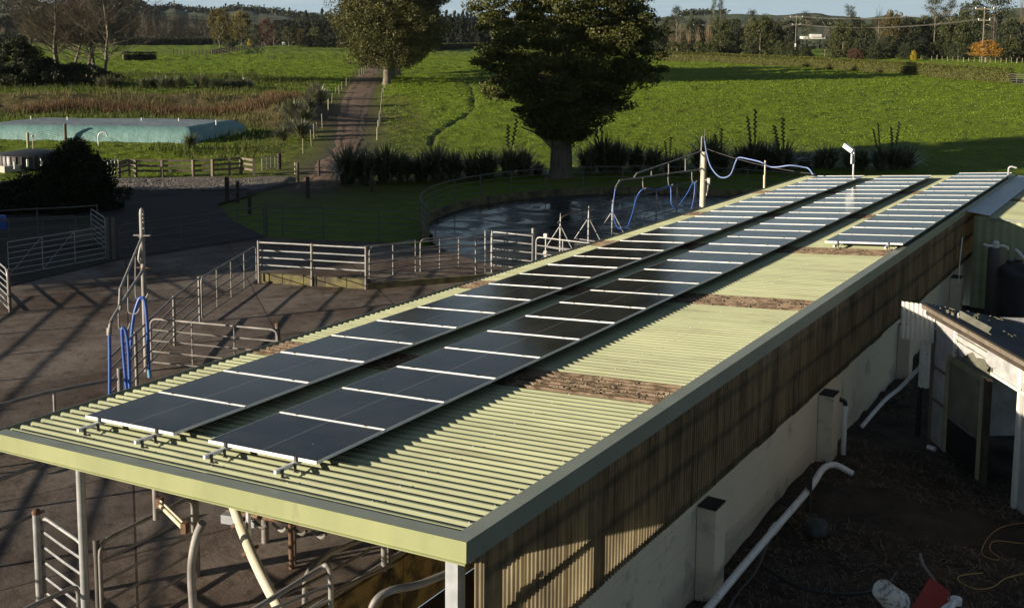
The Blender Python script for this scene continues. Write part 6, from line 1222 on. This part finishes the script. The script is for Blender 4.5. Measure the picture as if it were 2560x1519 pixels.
for nm, kind, mk, n in (('bushy_dark', 'bushy', 'dark', 3), ('bushy_green', 'bushy', 'green', 3), ('broad_olive', 'broad', 'olive', 2), ('broad_green', 'broad', 'green', 2), ('pine', 'pine', 'dark', 3), ('conifer', 'conifer', 'conifer', 3), ('russet', 'bushy', 'red', 1), ('orange', 'broad', 'orange', 1), ('yellow', 'bushy', 'yellow', 1)):
    PR[nm] = [proto_tree(kind, 100 + 7 * i + len(nm), LM[mk]) for i in range(n)]
PR['bare'] = [bare_proto(200 + i, M['bark_bare']) for i in range(3)]; PR['bare_warm'] = [bare_proto(210 + i, M['twig_warm']) for i in range(2)]
NAMEK = {'bushy_dark': 'dark_tree', 'bushy_green': 'bushy_tree', 'broad_olive': 'olive_tree', 'broad_green': 'broad_tree', 'pine': 'pine_tree', 'conifer': 'conifer_tree', 'russet': 'russet_tree', 'orange': 'autumn_tree', 'yellow': 'yellow_shrub', 'bare': 'bare_tree', 'bare_warm': 'bare_tree'}
def tree(kind, x, yb, yt, wpx, label, group=None, dist=None, sub=0.0):
    p = G(x, yb) if dist is None else None
    if dist is not None:
        r_ = ray(x, yb); r_ = r_ / math.hypot(r_[0], r_[1]); p = (r_[0] * dist, r_[1] * dist, float(T0(r_[0] * dist, r_[1] * dist)))
    d_ = depth(p); s_ = 1 / pxm(d_); ytb = 1 / K * ((RM.T @ np.array([p[0], p[1], p[2] - CAM_H]))[1] / d_ * FPX + 405); h = max(2.0, (ytb - yt) * s_); w_ = wpx * s_
    me, tr_ = PR[kind][rnd.randrange(len(PR[kind]))]; o = thing(NAMEK[kind], label, 'shrub' if kind == 'yellow' else 'tree', (p[0], p[1], p[2] - .1), group, local=True); link('crown' if 'bare' not in kind else 'branches', me, o); link('trunk', tr_, o)
    o.scale = (w_, w_, h); o.rotation_euler = (0, 0, rnd.uniform(0, 6.28)); return o
GR = 'trees of the belt beyond the hedge'
belt = [('pine', 1651, 19, 36, 420, 'flat topped pine on the skyline just right of the big tree'), ('bushy_dark', 1690, 42, 44, 430, 'dark tree beside the flat topped pine, right of the big tree'), ('pine', 1640, 50, 40, 460, None),
 ('bushy_green', 1640, 97, 34, 330, 'low green bush at the left end of the long hedge'), ('bushy_green', 1672, 98, 34, 330, None), ('bushy_green', 1705, 99, 34, 330, None), ('bushy_green', 1738, 97, 34, 330, None),
 ('bare_warm', 1640, 74, 30, 345, None), ('bare_warm', 1660, 74, 32, 345, None), ('bare_warm', 1680, 74, 32, 345, None), ('bare_warm', 1702, 75, 30, 345, None), ('bare_warm', 1730, 58, 42, 350, 'tall pale twiggy tree behind the far power pole thicket'),
 ('pine', 1741, -2, 20, 560, 'left one of two thin tall pines standing above the treeline'), ('pine', 1757, -4, 26, 560, 'right one of two thin tall pines standing above the treeline'),
 ('bushy_green', 1760, 42, 62, 360, 'large rounded tree left of the tallest bushy one'), ('bushy_dark', 1795, 46, 44, 370, None), ('pine', 1832, 19, 30, 470, 'small flat topped pine above the large bushy tree'),
 ('bushy_green', 1856, 34, 84, 350, 'largest bushy green tree left of the middle power pole'), ('bushy_dark', 1895, 58, 44, 360, None), ('bushy_dark', 1925, 50, 50, 520, None), ('pine', 1966, 30, 44, 520, 'dark pine right behind the middle power pole'), ('bushy_dark', 1930, 106, 36, 340, None), ('bushy_dark', 1965, 112, 40, 340, None),
 ('bare', 2014, 70, 34, 360, 'pale bare tree in the gap by the white house'), ('bare', 1973, 68, 20, 380, None), ('bushy_green', 2058, 60, 66, 335, 'light olive rounded tree right of the gap'), ('pine', 2072, 15, 42, 430, 'wind bent flat pine above the light olive tree'), ('bushy_dark', 2112, 58, 60, 370, None), ('bushy_dark', 2100, 95, 40, 325, None),
 ('bare', 2142, 28, 44, 390, 'tall grey half bare tree left of the brownish one'), ('broad_olive', 2178, 25, 58, 400, 'brownish tall tree with pale stems'), ('bushy_dark', 2166, 88, 58, 330, 'low dark round tree in front of the brownish one'), ('bushy_dark', 2215, 40, 60, 400, None), ('russet', 2088, 118, 34, 322, 'low reddish shrub at the foot of the light olive tree'),
 ('conifer', 2248, 90, 50, 330, 'small dark layered conifer in the middle of the right belt'), ('pine', 2280, -8, 60, 400, 'tall open pine rising above the right belt'), ('bushy_dark', 2262, 40, 60, 410, None), ('bushy_green', 2295, 98, 60, 335, None), ('pine', 2318, -6, 44, 420, None),
 ('bushy_green', 2335, 45, 80, 360, 'big olive green tree left of the near power pole'), ('bushy_dark', 2372, 2, 90, 385, 'tallest dark tree behind the near power pole'), ('pine', 2425, -6, 110, 400, 'broad umbrella shaped pine at the top right'), ('orange', 2409, 99, 76, 310, 'small spreading tree with orange autumn leaves by the near power pole'),
 ('bare', 2424, 42, 34, 360, 'pale bare tree behind the orange one'), ('bushy_dark', 2466, 44, 66, 350, None), ('conifer', 2490, 60, 60, 335, None), ('bushy_green', 2476, 92, 60, 325, None), ('bare', 2489, -4, 30, 380, 'thin bare tree on the skyline at the right edge'), ('bushy_dark', 2530, 40, 80, 350, None), ('bushy_dark', 2440, 100, 50, 325, None), ('bushy_dark', 2340, 104, 50, 325, None), ('bushy_dark', 2215, 104, 44, 325, None), ('yellow', 2232, 122, 14, 318, 'small yellowish bush at the foot of the belt'), ('bushy_dark', 2135, 104, 40, 322, None), ('conifer', 2085, 108, 30, 330, None), ('bushy_dark', 1835, 104, 40, 335, None), ('bushy_dark', 1780, 100, 40, 335, None), ('bushy_dark', 1600, 70, 60, 400, None), ('bushy_dark', 1560, 60, 70, 420, None), ('bushy_green', 1905, 98, 30, 330, None)]
for x in list(range(1612, 1905, 19)) + list(range(2048, 2520, 17)):
    k = rnd.choice(['bushy_dark', 'bushy_dark', 'bushy_green', 'pine', 'conifer', 'bare', 'broad_green']); belt.append((k, x + rnd.uniform(-5, 5), rnd.uniform(38, 74) - (14 if x > 2240 else 0), rnd.uniform(40, 64), rnd.uniform(430, 500), 'bare tree half hidden in the belt beyond the long hedge' if k == 'bare' else 'spreading tree half hidden in the belt beyond the long hedge' if k == 'broad_green' else None))
for (k, x, yt, wpx, dd, lb) in belt: tree(k, x, 130, yt, wpx, lb or ('dark tree of the belt beyond the long hedge' if 'dark' in k else 'bushy tree of the belt beyond the long hedge' if 'green' in k else 'pine of the belt beyond the long hedge' if k == 'pine' else 'conifer of the belt beyond the long hedge' if k == 'conifer' else 'twiggy brown tree of the thicket right of the big tree'), GR, dd)
GL = 'trees beyond the left paddocks'
for x in range(350, 517, 7): tree('bare', x + rnd.uniform(-4, 4), 106, 40 + rnd.uniform(-3, 6), 34, 'grey leafless tree of the winter wood at the far left', 'grey winter wood', 640)
for x in range(344, 522, 11): tree('bare', x + rnd.uniform(-4, 4), 106, 60 + rnd.uniform(-3, 6), 30, 'grey leafless tree of the winter wood at the far left', 'grey winter wood', 610)
tree('broad_olive', 537, 124, 20, 60, 'taller golden olive tree of the pair beside the far rail fence', GL, 350); tree('broad_olive', 590, 118, 26, 56, 'second golden olive tree of the pair beside the far rail fence', GL, 400); tree('bushy_green', 566, 118, 60, 36, 'green tree filling the gap between the two golden olive trees', GL, 440)
tree('yellow', 611, 112, 95, 14, 'bright yellow shrub under the second golden olive tree', GL); tree('russet', 650, 108, 46, 46, 'russet red tree behind the small grey shed', GL, 560); tree('bushy_dark', 625, 112, 60, 30, 'dark tree left of the russet one', GL, 500); tree('bare', 669, 108, 74, 30, 'small bare tree right of the russet one', GL, 540); tree('broad_green', 705, 112, 65, 36, 'spreading tree behind the cream hut', GL, 520); tree('broad_olive', 732, 112, 70, 36, 'brownish tree right of the cream hut', GL, 520)
tree('broad_green', 770, 112, 66, 34, 'greyish green tree right of the brownish one', GL, 540); tree('conifer', 748, 105, 22, 34, 'left one of two tall dark trees on the skyline near the poplar', GL, 700); tree('conifer', 788, 105, 21, 40, 'right one of two tall dark trees on the skyline near the poplar', GL, 700)
for x in list(range(676, 840, 17)): tree('bushy_dark', x, 106, 46 + rnd.uniform(-5, 6), 44, 'dark tree of the wood behind the cream hut', 'dark wood behind the cream hut', 680)
for x in list(range(745, 850, 17)): tree('bushy_dark', x, 108, 88 + rnd.uniform(-4, 4), 34, 'low dark bush of the hedge behind the cream hut', 'dark hedge bushes behind the cream hut', 520)
for x in range(1040, 1215, 10): tree('conifer', x, 106, 28 + rnd.uniform(-6, 7), 40, 'narrow black conifer of the row between the poplar and the big tree', 'conifer row between poplar and big tree', 560)
for x in (-10, 16, 40, 62): tree('bushy_dark', x, 104, 34 + rnd.uniform(-4, 10), 44, 'dark tree at the far left edge', 'dark trees at the far left', 800)
for x in (8, 28, 50): tree('bare', x, 106, 68, 30, 'pale bare tree in front of the far left trees', 'bare trees far left', 720)
tree('broad_olive', 74, 108, 50, 40, 'olive yellow tree at the far left behind the bare trees', GL, 620)
for x in range(96, 345, 17): tree('bushy_dark' if x % 3 else 'bushy_green', x, 106, 52 + rnd.uniform(-12, 12), 44, 'dark tree of the wood behind the bare trees', 'wood behind the bare trees', 720)

# ------------------------------------------------------------------ hills
CR = [(-600, 60), (-300, 40), (-100, 18), (0, 8), (40, 6), (100, 20), (150, 32), (200, 22), (250, 12), (290, 3), (330, 10), (365, 28), (400, 31), (425, 22), (460, 31), (520, 36), (560, 27), (590, 26), (640, 33), (700, 37), (760, 45), (900, 50), (1100, 50), (1300, 48), (1600, 46), (1660, 43), (1700, 37), (1760, 34), (1800, 36), (1850, 40), (1920, 39), (1990, 33), (2030, 40), (2110, 45), (2160, 38), (2250, 46), (2350, 40), (2420, 34), (2480, 24), (2560, 26), (2900, 45), (3300, 60)]
def hills(name, D0, Dc, D1, dy, seed, m):
    az, zc = [], []
    for (x, y_) in CR: r_ = ray(x, y_ + dy); az.append(math.atan2(r_[1], r_[0])); zc.append(CAM_H + r_[2] / math.hypot(r_[0], r_[1]) * Dc)
    az = np.array(az)[::-1]; zc = np.array(zc)[::-1]; a = np.linspace(az.min(), az.max(), 420); d = np.linspace(D0, D1, 46); AA_, DD_ = np.meshgrid(a, d); zcr = np.interp(a, az, zc) + 1.5 * vnoise(a * 60, a * 0, 1, seed) + .6 * vnoise(a * 200, a * 0, 1, seed + 1)
    f_ = np.where(DD_ < Dc, smooth(D0, Dc, DD_), smooth(D1, Dc, DD_)); X = DD_ * np.cos(AA_); Y = DD_ * np.sin(AA_); Z = 6.5 + (zcr[None, :] - 6.5) * f_ + (f_ * (1 - f_) * 4) * 7 * vnoise(X, Y, 120, seed + 2)
    ii = np.arange(X.size).reshape(X.shape); q = np.stack([ii[:-1, :-1], ii[:-1, 1:], ii[1:, 1:], ii[1:, :-1]], -1).reshape(-1, 4)
    tag(link(name, np_mesh(name, np.stack([X, Y, Z], -1).reshape(-1, 3), q, m, smooth=True)), kind='structure'); return a, d, X, Y, Z
hm = mat('hill_pasture', (.075, .10, .028), .9, 0, c2=(.035, .05, .018), scale=.012, detail=7, bump=.6, bscale=.08, dist=2.5, obj_coord=False, c3=(.012, .018, .010), s3=.03, lo3=.52, hi3=.58)
ha, hd, HX, HY, HZ = hills('hills', 760, 1500, 2300, 0, 81, hm)
# scattered far trees: woods on the hill flanks
n = 9000; ia = rng.integers(2, 417, n); idd = rng.integers(3, 24, n); xn = HX[idd, ia]; yn = HY[idd, ia]; zn = HZ[idd, ia]
vx = (np.array([RM.T @ np.array([a_, b_, c_ - CAM_H]) for a_, b_, c_ in zip(xn, yn, zn)])); vx = vx[:, 0] / vx[:, 2] * FPX + 1280; wood = (vnoise(xn, yn, 110, 91) > .45) | ((vx < 390) & (vnoise(xn, yn, 70, 92) > -.55)) ; k = wood; C_ = np.stack([xn, yn, zn], -1)[k]; nl = 26
g_ = rng.normal(size=(len(C_), nl, 3)) * np.array([4.0, 4.0, 2.0]); Pc = (C_[:, None] + g_ + np.array([0, 0, 2.5])).reshape(-1, 3)
tag(link('far_woods', leaves('far_woods', Pc, 1.7, LM['dark'], .7, tint=np.repeat(rng.uniform(0, .8, len(C_)), nl))), 'dark woods covering the far hillsides', 'woods', kind='stuff')
# low growth along the foot of the hills
n = 1500; a_ = rng.uniform(fwd - .55, fwd + .55, n); dd_ = rng.uniform(640, 900, n); X = dd_ * np.cos(a_); Y = dd_ * np.sin(a_); k = vnoise(X, Y, 60, 93) > .3; X, Y = X[k], Y[k]; g_ = rng.normal(size=(len(X), 30, 3)) * np.array([4, 4, 1.6]); Pc = (np.stack([X, Y, T0(X, Y) + 2.5], -1)[:, None] + g_).reshape(-1, 3)
tag(link('far_scrub', leaves('far_scrub', Pc, 1.1, LM['dark'], .7)), 'scrub and hedgerow trees at the foot of the hills', 'scrub', kind='stuff')
HAZE = .00003
if HAZE > 0:
    mb = MB(); mb.box((0, 0, 60), (7000, 7000, 124)); hz = mb.build('haze', M['black']); tag(hz, kind='stuff'); m = bpy.data.materials.new('haze_air'); m.use_nodes = True; t = m.node_tree; t.nodes.clear(); o_ = t.nodes.new('ShaderNodeOutputMaterial'); pv = t.nodes.new('ShaderNodeVolumePrincipled'); pv.inputs['Color'].default_value = (.80, .88, 1.0, 1); pv.inputs['Density'].default_value = HAZE; pv.inputs['Anisotropy'].default_value = .2; t.links.new(pv.outputs['Volume'], o_.inputs['Volume']); hz.data.materials.clear(); hz.data.materials.append(m)
    tag(hz, 'thin pale air haze over the whole farm', 'haze', kind='stuff')
